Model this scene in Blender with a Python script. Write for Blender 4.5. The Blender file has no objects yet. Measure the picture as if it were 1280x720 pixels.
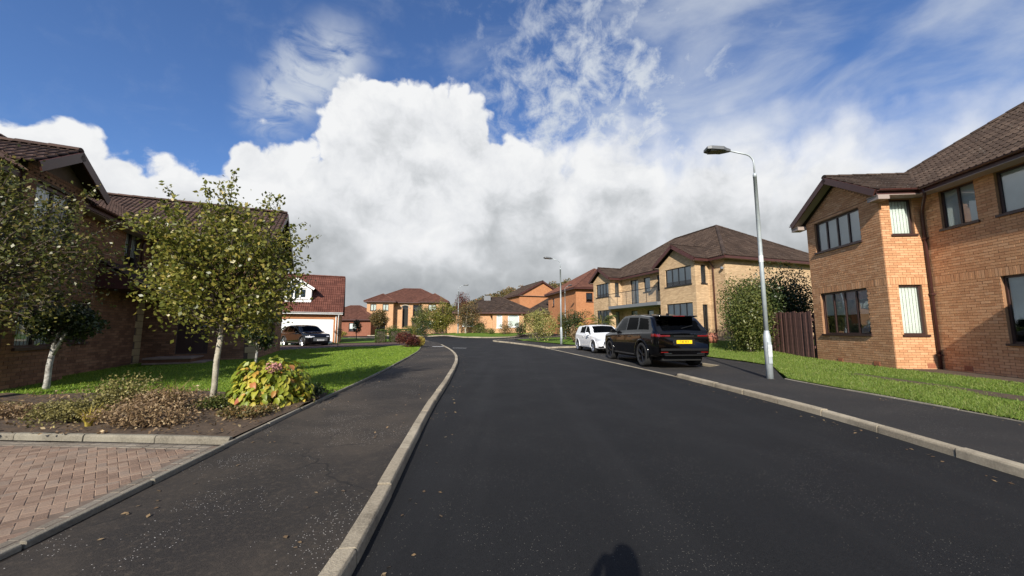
import bpy, bmesh, math, random
import numpy as np
from mathutils import Vector, Matrix
random.seed(7)
RNG = np.random.default_rng(11)
SC = bpy.context.scene
COL = SC.collection
R = math.radians

# ------------------------------------------------------------------ camera
CAM_H, F_PX, HOR = 1.42, 470.0, 53.0
cd = bpy.data.cameras.new('camera')
cd.sensor_width = 36.0
cd.lens = F_PX / 1280 * 36.0
cd.clip_start, cd.clip_end = 0.05, 5000
cam = bpy.data.objects.new('camera', cd)
COL.objects.link(cam)
cam.location = (0, 0, CAM_H)
cam.rotation_euler = (R(90) + math.atan(HOR / F_PX), 0, 0)
SC.camera = cam

# ------------------------------------------------------------------ exposure
vs = SC.view_settings
vs.view_transform = 'Standard'
vs.look = 'None'
vs.gamma = 1.0
vs.exposure = 0.5
vs.use_curve_mapping = False
SC.render.engine = 'CYCLES'
SC.cycles.max_bounces = 5
SC.cycles.diffuse_bounces = 3
SC.cycles.transparent_max_bounces = 8
SC.cycles.use_denoising = True

# ------------------------------------------------------------------ sun
SUN_AZ, SUN_EL = R(13.5), R(30.5)          # where the light travels, clockwise from +Y
LDIR = Vector((math.sin(SUN_AZ) * math.cos(SUN_EL), math.cos(SUN_AZ) * math.cos(SUN_EL), -math.sin(SUN_EL)))
sl = bpy.data.lights.new('sun', 'SUN')
sl.energy = 5.0
sl.angle = R(0.53)
sl.color = (1.0, 0.93, 0.82)
sun = bpy.data.objects.new('sun', sl)
COL.objects.link(sun)
sun.location = (-10, -40, 30)
sun.rotation_euler = LDIR.to_track_quat('-Z', 'Y').to_euler()


# ------------------------------------------------------------------ node helper
class NT:
    def __init__(s, tree):
        s.t = tree
        s.n = tree.nodes
        s.l = tree.links

    def node(s, typ, **kw):
        nd = s.n.new(typ)
        for k, v in kw.items():
            setattr(nd, k, v)
        return nd

    def put(s, sock, v):
        if hasattr(v, 'is_output'):
            s.l.new(v, sock)
        else:
            sock.default_value = v

    def math(s, op, a, b=0.0, c=0.0, clamp=False):
        nd = s.node('ShaderNodeMath', operation=op, use_clamp=clamp)
        s.put(nd.inputs[0], a); s.put(nd.inputs[1], b); s.put(nd.inputs[2], c)
        return nd.outputs[0]

    def vmath(s, op, a, b=(0, 0, 0), scale=1.0):
        nd = s.node('ShaderNodeVectorMath', operation=op)
        s.put(nd.inputs[0], a); s.put(nd.inputs[1], b)
        if op == 'SCALE':
            s.put(nd.inputs[3], scale)
        return nd.outputs['Value'] if op in ('DOT_PRODUCT', 'LENGTH', 'DISTANCE') else nd.outputs[0]

    def noise(s, vec, scale, detail=4.0, rough=0.55, dist=0.0):
        nd = s.node('ShaderNodeTexNoise')
        s.put(nd.inputs['Vector'], vec)
        nd.inputs['Scale'].default_value = scale
        nd.inputs['Detail'].default_value = detail
        nd.inputs['Roughness'].default_value = rough
        nd.inputs['Distortion'].default_value = dist
        return nd.outputs['Fac']

    def voro(s, vec, scale, feature='F1', out='Distance', rnd=1.0):
        nd = s.node('ShaderNodeTexVoronoi', feature=feature)
        s.put(nd.inputs['Vector'], vec)
        nd.inputs['Scale'].default_value = scale
        nd.inputs['Randomness'].default_value = rnd
        return nd.outputs[out]

    def ramp(s, fac, stops, interp='LINEAR'):
        nd = s.node('ShaderNodeValToRGB')
        cr = nd.color_ramp
        cr.interpolation = interp
        while len(cr.elements) > 1:
            cr.elements.remove(cr.elements[0])
        for i, (p, c) in enumerate(stops):
            e = cr.elements[0] if i == 0 else cr.elements.new(p)
            e.position = p
            e.color = (*c[:3], 1)
        s.put(nd.inputs[0], fac)
        return nd.outputs[0]

    def sstep(s, v, a, b):
        nd = s.node('ShaderNodeMapRange', interpolation_type='SMOOTHSTEP')
        s.put(nd.inputs[0], v)
        s.put(nd.inputs[1], a); s.put(nd.inputs[2], b)
        nd.inputs[3].default_value = 0; nd.inputs[4].default_value = 1
        return nd.outputs[0]

    def mix(s, fac, a, b, blend='MIX'):
        nd = s.node('ShaderNodeMix', data_type='RGBA', blend_type=blend)
        s.put(nd.inputs[0], fac)
        for i, v in ((6, a), (7, b)):
            if isinstance(v, (tuple, list)):
                v = (*v[:3], 1)
            s.put(nd.inputs[i], v)
        return nd.outputs[2]


# ------------------------------------------------------------------ world: sky and clouds
W = bpy.data.worlds.new('World')
SC.world = W
W.use_nodes = True
wt = NT(W.node_tree)
for n in list(wt.n):
    wt.n.remove(n)
wout = wt.node('ShaderNodeOutputWorld')
bg = wt.node('ShaderNodeBackground')
bg.inputs['Strength'].default_value = 0.105
wt.l.new(bg.outputs[0], wout.inputs[0])
sky = wt.node('ShaderNodeTexSky', sky_type='NISHITA')
sky.sun_disc = False
sky.sun_elevation = SUN_EL
sky.sun_rotation = R(180) + SUN_AZ
sky.altitude = 50
sky.air_density = 1.0
sky.dust_density = 0.6
sky.ozone_density = 2.2


def pixdir(x, y):
    u, v = (x - 640) / F_PX, (360 - y) / F_PX
    th = math.atan(HOR / F_PX)
    return Vector((u, math.cos(th) - v * math.sin(th), math.sin(th) + v * math.cos(th))).normalized()


def build_sky():
    tc = wt.node('ShaderNodeTexCoord').outputs['Generated']
    d = wt.vmath('NORMALIZE', tc)
    sep = wt.node('ShaderNodeSeparateXYZ')
    wt.put(sep.inputs[0], d)
    z = sep.outputs[2]
    right = wt.sstep(sep.outputs[0], -0.05, 0.45)
    # domain warp
    w1 = wt.node('ShaderNodeTexNoise')
    wt.put(w1.inputs['Vector'], d)
    w1.inputs['Scale'].default_value = 8.0
    w1.inputs['Detail'].default_value = 4.0
    warp = wt.vmath('SCALE', wt.vmath('SUBTRACT', w1.outputs['Color'], (.5, .5, .5)), scale=0.085)
    dw = wt.vmath('ADD', d, warp)
    # cumulus heads: centre direction, angular radius
    blobs = [((505, 222), .225), ((565, 172), .125), ((442, 190), .105), ((338, 222), .085), ((250, 300), .17), ((160, 290), .155),
             ((70, 270), .15), ((-40, 235), .15), ((400, 310), .2), ((650, 285), .235),
             ((770, 280), .225), ((900, 285), .22), ((1030, 295), .22), ((1200, 310), .22)]
    m = None
    for (px, py), r in blobs:
        c = pixdir(px, py)
        dist = wt.vmath('DISTANCE', dw, tuple(c))
        v = wt.math('MULTIPLY_ADD', dist, -1.0, r)
        m = v if m is None else wt.math('SMOOTH_MAX', m, v, 0.03)
    # low bank right round the horizon
    bank = wt.math('MULTIPLY_ADD', z, -1.0, 0.27)
    m = wt.math('SMOOTH_MAX', m, bank, 0.06)
    # cauliflower detail
    f1 = wt.noise(dw, 10.0, 6.0, 0.6)
    b1 = wt.voro(dw, 13.0)
    b2 = wt.voro(dw, 30.0)
    puff = wt.math('ADD', wt.math('MULTIPLY_ADD', b1, -0.060, 0.026), wt.math('MULTIPLY_ADD', b2, -0.030, 0.012))
    fb = wt.math('MULTIPLY', wt.math('SUBTRACT', f1, .5), 0.10)
    dens = wt.math('ADD', wt.math('ADD', m, puff), fb)
    cum = wt.sstep(dens, wt.math('MULTIPLY_ADD', right, -.07, -.004), wt.math('MULTIPLY_ADD', right, .078, 0.015))
    # shading: bright rims and tops, grey in the depth and towards the base
    inner = wt.sstep(dens, 0.01, 0.15)
    low = wt.math('SUBTRACT', 1.0, wt.sstep(z, 0.05, 0.40))
    sh = wt.math('MULTIPLY', inner, wt.math('MULTIPLY_ADD', low, .66, 0.20))
    soft = wt.noise(st_map(d), 5.0, 5.0, 0.55)
    lite = wt.noise(wt.vmath('ADD', dw, (-.03, 0, .05)), 10.0, 6.0, 0.6)
    rel = wt.math('MULTIPLY', wt.math('SUBTRACT', f1, lite), wt.math('MULTIPLY_ADD', low, -.55, 1.05))
    bill = wt.math('MULTIPLY', wt.math('SUBTRACT', b1, .38), .55)
    sh = wt.math('ADD', sh, wt.math('MULTIPLY', wt.math('SUBTRACT', soft, 0.5), .48))
    sh = wt.math('ADD', sh, wt.math('MULTIPLY', bill, wt.math('MULTIPLY_ADD', low, .3, .25)))
    sh = wt.math('SUBTRACT', sh, rel, clamp=True)
    ccol = wt.ramp(sh, [(0.0, (6.1, 6.15, 6.2)), (0.22, (5.4, 5.5, 5.65)), (0.5, (4.0, 4.15, 4.3)), (0.75, (3.15, 3.3, 3.42)), (1.0, (2.35, 2.5, 2.65))])
    # thin high cloud: a streaky veil, broken patches and one feathery plume
    st = st_map(d, (0, R(28), R(10)), (1.0, 1.6, 2.6))
    s1 = wt.noise(st, 3.0, 8.0, 0.55, 0.4)
    s2 = wt.noise(d, 2.1, 3.0, 0.5)
    veil = wt.sstep(wt.math('ADD', s1, wt.math('MULTIPLY_ADD', right, 0.24, wt.math('MULTIPLY_ADD', s2, .25, -.14))), 0.52, 0.92)
    mott = wt.noise(d, 17.0, 6.0, 0.66, 0.3)
    near = wt.math('SUBTRACT', 1.0, wt.sstep(wt.vmath('DISTANCE', d, tuple(pixdir(750, 150))), 0.08, 0.50))
    patch = wt.sstep(wt.math('ADD', mott, wt.math('MULTIPLY', near, 0.15)), 0.48, 0.84)
    pl = None
    for (px, py), r in (((425, 75), .085), ((390, 95), .09), ((355, 125), .075), ((335, 155), .055)):
        v = wt.math('MULTIPLY_ADD', wt.vmath('DISTANCE', dw, tuple(pixdir(px, py))), -1.0, r)
        pl = v if pl is None else wt.math('SMOOTH_MAX', pl, v, .02)
    wisp = wt.math('MULTIPLY', wt.sstep(wt.noise(st, 9.0, 6.0, .6, .6), 0.28, 0.60), wt.sstep(pl, -.02, .07))
    pn = wt.math('MULTIPLY', patch, wt.math('MULTIPLY_ADD', near, .85, .05))
    thin = wt.math('MAXIMUM', wt.math('MULTIPLY', veil, 0.60), wt.math('MAXIMUM', pn, wt.math('MULTIPLY', wisp, .8)), clamp=True)
    blue = wt.mix(1.0, sky.outputs[0], (0.60, 0.78, 1.07), 'MULTIPLY')
    c1 = wt.mix(thin, blue, (4.7, 5.0, 5.35))
    c2 = wt.mix(cum, c1, ccol)
    # pale strip of clear air under the cloud base
    gap = wt.math('SUBTRACT', 1.0, wt.sstep(z, 0.012, 0.06))
    c3 = wt.mix(wt.math('MULTIPLY', gap, wt.sstep(wt.noise(d, 6.0, 3.0), 0.46, 0.62)), c2, (3.9, 4.5, 5.0))
    wt.put(bg.inputs['Color'], c3)


def st_map(d, rot=(0, 0, 0), sc=(1.0, 1.0, 1.9)):
    st = wt.node('ShaderNodeMapping')
    wt.put(st.inputs[0], d)
    st.inputs['Rotation'].default_value = rot
    st.inputs['Scale'].default_value = sc
    return st.outputs[0]


build_sky()
W.cycles.sampling_method = 'MANUAL'
W.cycles.sample_map_resolution = 512


# ------------------------------------------------------------------ ground height
def ss(a, b, x):
    t = min(1, max(0, (x - a) / (b - a)))
    return t * t * (3 - 2 * t)


def gz(x, y):
    yy = y if y < 70 else 70 + (y - 70) * max(0.25, 1 - (y - 70) / 200)
    z = .015 * yy - .012 * min(30, max(0, -x - 4))
    z += .36 * ss(7.5, 12, x) * ss(14, 21, y) * (1 - ss(60, 80, y))
    z += .30 * ss(42, 47, y) * ss(-11, -6, x) * (1 - ss(70, 90, y))
    return z


# ------------------------------------------------------------------ materials
MATS = {}


def mat(name, col=(.5, .5, .5), rough=.6, metal=0.0, col2=None, scale=8.0, bump=0.0, bscale=60.0, spec=.5, coord='Object', detail=5.0, coat=0.0):
    if name in MATS:
        return MATS[name]
    m = bpy.data.materials.new(name)
    m.use_nodes = True
    t = NT(m.node_tree)
    p = t.n['Principled BSDF']
    p.inputs['Roughness'].default_value = rough
    p.inputs['Metallic'].default_value = metal
    p.inputs['Specular IOR Level'].default_value = spec
    p.inputs['Coat Weight'].default_value = coat
    if col2 or bump:
        tc = t.node('ShaderNodeTexCoord').outputs[coord]
    if col2:
        n = t.noise(tc, scale, detail, .6)
        t.put(p.inputs['Base Color'], t.ramp(n, [(.3, col), (.7, col2)]))
    else:
        p.inputs['Base Color'].default_value = (*col, 1)
    if bump:
        b = t.node('ShaderNodeBump')
        b.inputs['Strength'].default_value = bump
        b.inputs['Distance'].default_value = .01
        t.put(b.inputs['Height'], t.noise(tc, bscale, 4, .6))
        t.put(p.inputs['Normal'], b.outputs[0])
    MATS[name] = m
    return m


def island_value(t):
    g = t.node('ShaderNodeNewGeometry').outputs['Random Per Island']
    o = t.node('ShaderNodeObjectInfo').outputs['Random']
    return t.math('FRACT', t.math('ADD', g, t.math('MULTIPLY', o, 7.31)))


def piece_mat(name, stops, rough=.85, bump=.4, bscale=90, grime=.25, gscale=.7, spec=.3, speck=0.0):
    """Pieces that differ from each other: one colour per brick, tile or paver, with grain and large-scale dirt."""
    if name in MATS:
        return MATS[name]
    m = bpy.data.materials.new(name)
    m.use_nodes = True
    t = NT(m.node_tree)
    p = t.n['Principled BSDF']
    p.inputs['Roughness'].default_value = rough
    p.inputs['Specular IOR Level'].default_value = spec
    c = t.ramp(island_value(t), stops)
    pos = t.node('ShaderNodeNewGeometry').outputs['Position']
    gn = t.noise(pos, gscale, 6, .65)
    c = t.mix(t.math('MULTIPLY', t.sstep(gn, .42, .75), grime), c, tuple(x * .35 for x in stops[0][1]))
    vm = t.node('ShaderNodeMapping')
    t.put(vm.inputs[0], pos)
    vm.inputs['Scale'].default_value = (2.6, 2.6, .3)
    c = t.mix(t.math('MULTIPLY', t.sstep(t.noise(vm.outputs[0], 1.0, 5, .65), .50, .72), grime * .8), c, tuple(x * .45 for x in stops[0][1]))
    fn = t.noise(pos, 55, 3, .6)
    c = t.mix(t.math('MULTIPLY', t.sstep(fn, .35, .75), .28), c, tuple(min(1, x * 1.5) for x in stops[-1][1]))
    if speck:
        sp = t.sstep(t.noise(pos, 14, 5, .7), .62, .70)
        c = t.mix(t.math('MULTIPLY', sp, speck), c, (.42, .42, .36))
    t.put(p.inputs['Base Color'], c)
    b = t.node('ShaderNodeBump')
    b.inputs['Strength'].default_value = bump
    b.inputs['Distance'].default_value = .006
    t.put(b.inputs['Height'], t.noise(pos, bscale, 4, .65))
    t.put(p.inputs['Normal'], b.outputs[0])
    MATS[name] = m
    return m


def brick_tex(name, c1, c2, mortar, scale=1.0):
    """Brickwork on walls too far away to tell single bricks apart."""
    if name in MATS:
        return MATS[name]
    m = bpy.data.materials.new(name)
    m.use_nodes = True
    t = NT(m.node_tree)
    p = t.n['Principled BSDF']
    p.inputs['Roughness'].default_value = .88
    p.inputs['Specular IOR Level'].default_value = .25
    s = t.node('ShaderNodeSeparateXYZ')
    t.put(s.inputs[0], t.node('ShaderNodeTexCoord').outputs['Object'])
    cx = t.node('ShaderNodeCombineXYZ')
    t.put(cx.inputs[0], t.math('ADD', s.outputs[0], s.outputs[1]))
    t.put(cx.inputs[1], s.outputs[2])
    b = t.node('ShaderNodeTexBrick')
    t.put(b.inputs['Vector'], cx.outputs[0])
    b.inputs['Scale'].default_value = scale
    b.inputs['Brick Width'].default_value = .225
    b.inputs['Row Height'].default_value = .075
    b.inputs['Mortar Size'].default_value = .006
    b.inputs['Color1'].default_value = (*c1, 1)
    b.inputs['Color2'].default_value = (*c2, 1)
    b.inputs['Mortar'].default_value = (*mortar, 1)
    pos = t.node('ShaderNodeNewGeometry').outputs['Position']
    n = t.noise(pos, .9, 6, .65)
    c = t.mix(t.math('MULTIPLY', t.sstep(n, .45, .75), .35), b.outputs[0], tuple(x * .5 for x in c1))
    t.put(p.inputs['Base Color'], c)
    bp = t.node('ShaderNodeBump')
    bp.inputs['Strength'].default_value = .5
    bp.inputs['Distance'].default_value = .006
    bp.invert = True
    t.put(bp.inputs['Height'], b.outputs['Fac'])
    t.put(p.inputs['Normal'], bp.outputs[0])
    MATS[name] = m
    return m


def leaf_mat(name, stops, trans=.35, rough=.5):
    if name in MATS:
        return MATS[name]
    m = bpy.data.materials.new(name)
    m.use_nodes = True
    t = NT(m.node_tree)
    p = t.n['Principled BSDF']
    out = t.n['Material Output']
    p.inputs['Roughness'].default_value = rough
    p.inputs['Specular IOR Level'].default_value = .4
    c = t.ramp(island_value(t), stops)
    pos = t.node('ShaderNodeNewGeometry').outputs['Position']
    c = t.mix(t.math('MULTIPLY', t.sstep(t.noise(pos, 2.2, 3), .4, .7), .3), c, tuple(x * .6 for x in stops[0][1]))
    t.put(p.inputs['Base Color'], c)
    tr = t.node('ShaderNodeBsdfTranslucent')
    t.put(tr.inputs[0], c)
    mx = t.node('ShaderNodeMixShader')
    mx.inputs[0].default_value = trans
    t.l.new(p.outputs[0], mx.inputs[1]); t.l.new(tr.outputs[0], mx.inputs[2]); t.l.new(mx.outputs[0], out.inputs[0])
    MATS[name] = m
    return m


def glass_mat(name, tint=(.75, .8, .8), base=.06, k=1.1):
    m = bpy.data.materials.new(name)
    m.use_nodes = True
    t = NT(m.node_tree)
    out = t.n['Material Output']
    t.n.remove(t.n['Principled BSDF'])
    tr = t.node('ShaderNodeBsdfTransparent')
    tr.inputs[0].default_value = (*tint, 1)
    gl = t.node('ShaderNodeBsdfGlossy')
    gl.inputs['Roughness'].default_value = .015
    gl.inputs['Color'].default_value = (.95, .97, 1, 1)
    bp = t.node('ShaderNodeBump')
    bp.inputs['Strength'].default_value = .06
    bp.inputs['Distance'].default_value = .05
    t.put(bp.inputs['Height'], t.noise(t.node('ShaderNodeTexCoord').outputs['Object'], 1.3, 1))
    t.put(gl.inputs['Normal'], bp.outputs[0])
    fr = t.node('ShaderNodeFresnel')
    fr.inputs[0].default_value = 1.6
    mx = t.node('ShaderNodeMixShader')
    t.put(mx.inputs[0], t.math('ADD', t.math('MULTIPLY', fr.outputs[0], k), base, clamp=True))
    t.l.new(tr.outputs[0], mx.inputs[1]); t.l.new(gl.outputs[0], mx.inputs[2]); t.l.new(mx.outputs[0], out.inputs[0])
    MATS[name] = m
    return m


GLASS = glass_mat('window_glass', tint=(.9, .93, .92), base=.07)
GLASS_RAIL = glass_mat('balustrade_glass', tint=(.95, .96, .95), base=.0, k=.12)
CARGLASS = glass_mat('car_glass', tint=(.015, .018, .022), base=.0, k=.14)
CARGLASS2 = glass_mat('car_glass_clear', tint=(.3, .33, .33), base=.0, k=.5)
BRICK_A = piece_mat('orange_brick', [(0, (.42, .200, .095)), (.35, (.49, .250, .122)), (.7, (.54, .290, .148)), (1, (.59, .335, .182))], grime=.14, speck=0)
MORTAR_A = mat('buff_mortar', (.30, .17, .09), .95, col2=(.22, .115, .06), scale=4, bump=.4)
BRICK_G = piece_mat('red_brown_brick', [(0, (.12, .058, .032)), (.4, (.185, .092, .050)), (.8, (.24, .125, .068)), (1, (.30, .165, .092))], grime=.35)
MORTAR_G = mat('dark_mortar', (.12, .08, .055), .95, col2=(.09, .06, .042), scale=4, bump=.4)
BUFF = brick_tex('buff_brick', (.57, .405, .235), (.39, .26, .145), (.36, .265, .175))
ORANGE_PALE = brick_tex('pale_orange_brick_far', (.56, .33, .18), (.46, .25, .13), (.42, .28, .17))
ORANGE_FAR = brick_tex('orange_brick_far', (.46, .20, .088), (.38, .155, .065), (.36, .2, .11))
RED_FAR = brick_tex('red_brick_far', (.24, .085, .05), (.2, .07, .04), (.25, .15, .1))
TILE_A = piece_mat('brown_roof_tile', [(0, (.030, .019, .014)), (.5, (.046, .030, .022)), (1, (.068, .046, .034))], rough=.9, grime=.4, gscale=1.1, bump=.6, speck=.30)
TILE_G = piece_mat('dark_brown_roof_tile', [(0, (.042, .026, .021)), (.5, (.064, .038, .03)), (1, (.088, .054, .042))], rough=.9, grime=.4, bump=.6, speck=.18)
TILE_F = piece_mat('red_roof_tile', [(0, (.085, .030, .021)), (.5, (.115, .042, .029)), (1, (.15, .058, .040))], rough=.9, grime=.35, bump=.5)
TILE_E = piece_mat('russet_roof_tile', [(0, (.085, .036, .025)), (.5, (.11, .047, .032)), (1, (.14, .062, .042))], rough=.9, grime=.35, bump=.5)
FASCIA = mat('dark_red_brown_paint', (.075, .026, .021), .45, col2=(.055, .02, .017), scale=3)
SOFFIT = mat('soffit_board', (.30, .24, .21), .6)
WINFRAME = mat('dark_brown_window_frame', (.045, .022, .018), .4)
BLACKFRAME = mat('black_window_frame', (.018, .018, .02), .35)
WHITE = mat('white_plastic', (.78, .78, .76), .4)
CURTAIN = mat('white_blind', (.70, .74, .70), .8, col2=(.62, .66, .62), scale=2)
ROOM = mat('dim_room', (.05, .048, .045), .9)
LEAD = mat('grey_lead', (.15, .16, .17), .6)
GALV = mat('galvanised_steel', (.46, .50, .51), .5, metal=.25, col2=(.36, .40, .42), scale=9, bump=.15, bscale=40)
CONC = mat('concrete', (.40, .35, .28), .92, col2=(.27, .235, .185), scale=5, bump=.5, bscale=120)
STONE = mat('sandstone_quoin', (.46, .34, .17), .9, col2=(.36, .26, .13), scale=6, bump=.4)
BARK_PALE = mat('pale_bark', (.42, .385, .30), .85, col2=(.22, .19, .14), scale=14, bump=.6, bscale=30)
BARK_WHITE = mat('white_birch_bark', (.50, .49, .45), .8, col2=(.13, .115, .095), scale=13, bump=.7, bscale=25)
BARK = mat('brown_bark', (.10, .075, .055), .9, col2=(.06, .045, .035), scale=9, bump=.6, bscale=30)
TERRA = mat('terracotta', (.46, .17, .10), .75, col2=(.38, .14, .085), scale=6)
WOOD = mat('dark_stained_board', (.125, .058, .046), .8, col2=(.075, .036, .030), scale=7, bump=.5, bscale=50)
SOIL = mat('dark_soil', (.042, .026, .015), 1.0, col2=(.095, .062, .036), scale=9, bump=1.0, bscale=30)


def asphalt(name, c0, c1, grit, gritcol, rough=.8, big=.35, patch=None, speckdens=.86, spec=.35, fine=260, mottle=.4, crack=0.0, streak=0.0, cl=.3):
    m = bpy.data.materials.new(name)
    m.use_nodes = True
    t = NT(m.node_tree)
    p = t.n['Principled BSDF']
    p.inputs['Specular IOR Level'].default_value = spec
    pos = t.node('ShaderNodeNewGeometry').outputs['Position']
    g = t.noise(pos, fine, 2, .7)
    c = t.ramp(g, [(.3, c0), (.72, c1)])
    n = t.noise(pos, .55, 7, .62, .4)
    c = t.mix(t.math('MULTIPLY', t.sstep(n, .4, .68), big), c, patch or tuple(x * 2 for x in c1))
    if streak:
        mp = t.node('ShaderNodeMapping')
        t.put(mp.inputs[0], pos)
        mp.inputs['Scale'].default_value = (1.5, .05, 1)
        c = t.mix(t.math('MULTIPLY', t.sstep(t.noise(mp.outputs[0], 1.0, 4, .6), .45, .7), streak), c, patch)
    md = t.noise(pos, 24, 5, .75)
    c = t.mix(t.math('MULTIPLY', t.sstep(md, .48, .74), mottle), c, patch or tuple(x * 2 for x in c1))
    v = t.voro(pos, 135, 'F1', 'Color')
    sv = t.node('ShaderNodeSeparateXYZ')
    t.put(sv.inputs[0], v)
    dist = t.voro(pos, 135)
    clus = t.noise(pos, 1.3, 4, .6)
    chip = t.math('MULTIPLY', t.math('GREATER_THAN', t.math('ADD', sv.outputs[0], t.math('MULTIPLY', t.math('SUBTRACT', clus, .5), cl)), speckdens), t.math('LESS_THAN', dist, .42))
    c = t.mix(t.math('MULTIPLY', chip, grit), c, gritcol)
    if crack:
        wv = t.node('ShaderNodeTexNoise')
        t.put(wv.inputs['Vector'], pos)
        wv.inputs['Scale'].default_value = 2.0
        wv.inputs['Detail'].default_value = 6.0
        cp = t.vmath('ADD', pos, t.vmath('SCALE', wv.outputs['Color'], scale=.55))
        ed = t.voro(cp, .36, 'DISTANCE_TO_EDGE')
        c = t.mix(t.math('MULTIPLY', t.math('SUBTRACT', 1.0, t.sstep(ed, .001, .006)), t.math('MULTIPLY', t.sstep(t.noise(pos, .9, 3), .42, .6), crack)), c, (.006, .0055, .005))
    t.put(p.inputs['Base Color'], c)
    t.put(p.inputs['Roughness'], t.math('MULTIPLY_ADD', t.noise(pos, 1.2, 5), .25, rough - .12))
    b = t.node('ShaderNodeBump')
    b.inputs['Strength'].default_value = .9
    b.inputs['Distance'].default_value = .004
    h = t.math('ADD', t.noise(pos, 130, 3, .7), t.math('MULTIPLY', t.noise(pos, 9, 4), .6))
    t.put(b.inputs['Height'], h)
    t.put(p.inputs['Normal'], b.outputs[0])
    MATS[name] = m
    return m


ROAD = asphalt('fresh_asphalt', (.0040, .0041, .0045), (.0165, .0166, .0172), .45, (.24, .22, .18), rough=.8, big=.22, patch=(.021, .0208, .021), speckdens=.982, spec=.22, mottle=.4, streak=.45, fine=150)
FOOTWAY = asphalt('worn_footway_asphalt', (.007, .006, .0053), (.036, .030, .025), .85, (.5, .47, .42), rough=.92, big=.5, patch=(.088, .068, .048), speckdens=1.0, mottle=.55, crack=.7, cl=.55, fine=140)
FOOTWAY2 = asphalt('dark_footway_asphalt', (.010, .0095, .0095), (.028, .026, .025), .6, (.35, .33, .29), rough=.9, big=.4, patch=(.042, .036, .030), speckdens=.975)
DRIVE = asphalt('red_brown_drive', (.060, .032, .028), (.11, .062, .05), .4, (.4, .35, .3), rough=.95, big=.3, patch=(.05, .03, .027))


def grass_sheet():
    m = bpy.data.materials.new('lawn_sheet')
    m.use_nodes = True
    t = NT(m.node_tree)
    p = t.n['Principled BSDF']
    p.inputs['Roughness'].default_value = .9
    p.inputs['Specular IOR Level'].default_value = .15
    pos = t.node('ShaderNodeNewGeometry').outputs['Position']
    c = t.ramp(t.noise(pos, 40, 4, .7), [(.3, (.065, .115, .014)), (.7, (.125, .205, .028))])
    c = t.mix(t.math('MULTIPLY', t.sstep(t.noise(pos, .8, 5), .45, .7), .5), c, (.15, .20, .035))
    t.put(p.inputs['Base Color'], c)
    b = t.node('ShaderNodeBump')
    b.inputs['Strength'].default_value = 1
    b.inputs['Distance'].default_value = .03
    t.put(b.inputs['Height'], t.noise(pos, 70, 3, .7))
    t.put(p.inputs['Normal'], b.outputs[0])
    return m


LAWN = grass_sheet()
BLADE_L = leaf_mat('lawn_blade', [(0, (.125, .205, .016)), (.5, (.195, .305, .024)), (.88, (.255, .37, .036)), (1, (.36, .37, .07))], .3, .55)
BLADE_R = leaf_mat('verge_blade', [(0, (.105, .170, .022)), (.5, (.165, .240, .034)), (.85, (.225, .290, .055)), (1, (.34, .31, .12))], .3, .55)


# ------------------------------------------------------------------ object helpers
def link(o, parent=None):
    COL.objects.link(o)
    if parent is not None:
        o.parent = parent
    return o


def thing(name, label, cat, loc=(0, 0, 0), rz=0.0, group=None):
    o = bpy.data.objects.new(name, None)
    o.empty_display_size = .2
    link(o)
    o.location = loc
    o.rotation_euler = (0, 0, rz)
    return tag(o, label, cat, group)


def tag(o, label=None, cat=None, group=None, kind=None):
    if label:
        o['label'] = label
    if cat:
        o['category'] = cat
    if group:
        o['group'] = group
    if kind:
        o['kind'] = kind
    return o


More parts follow.
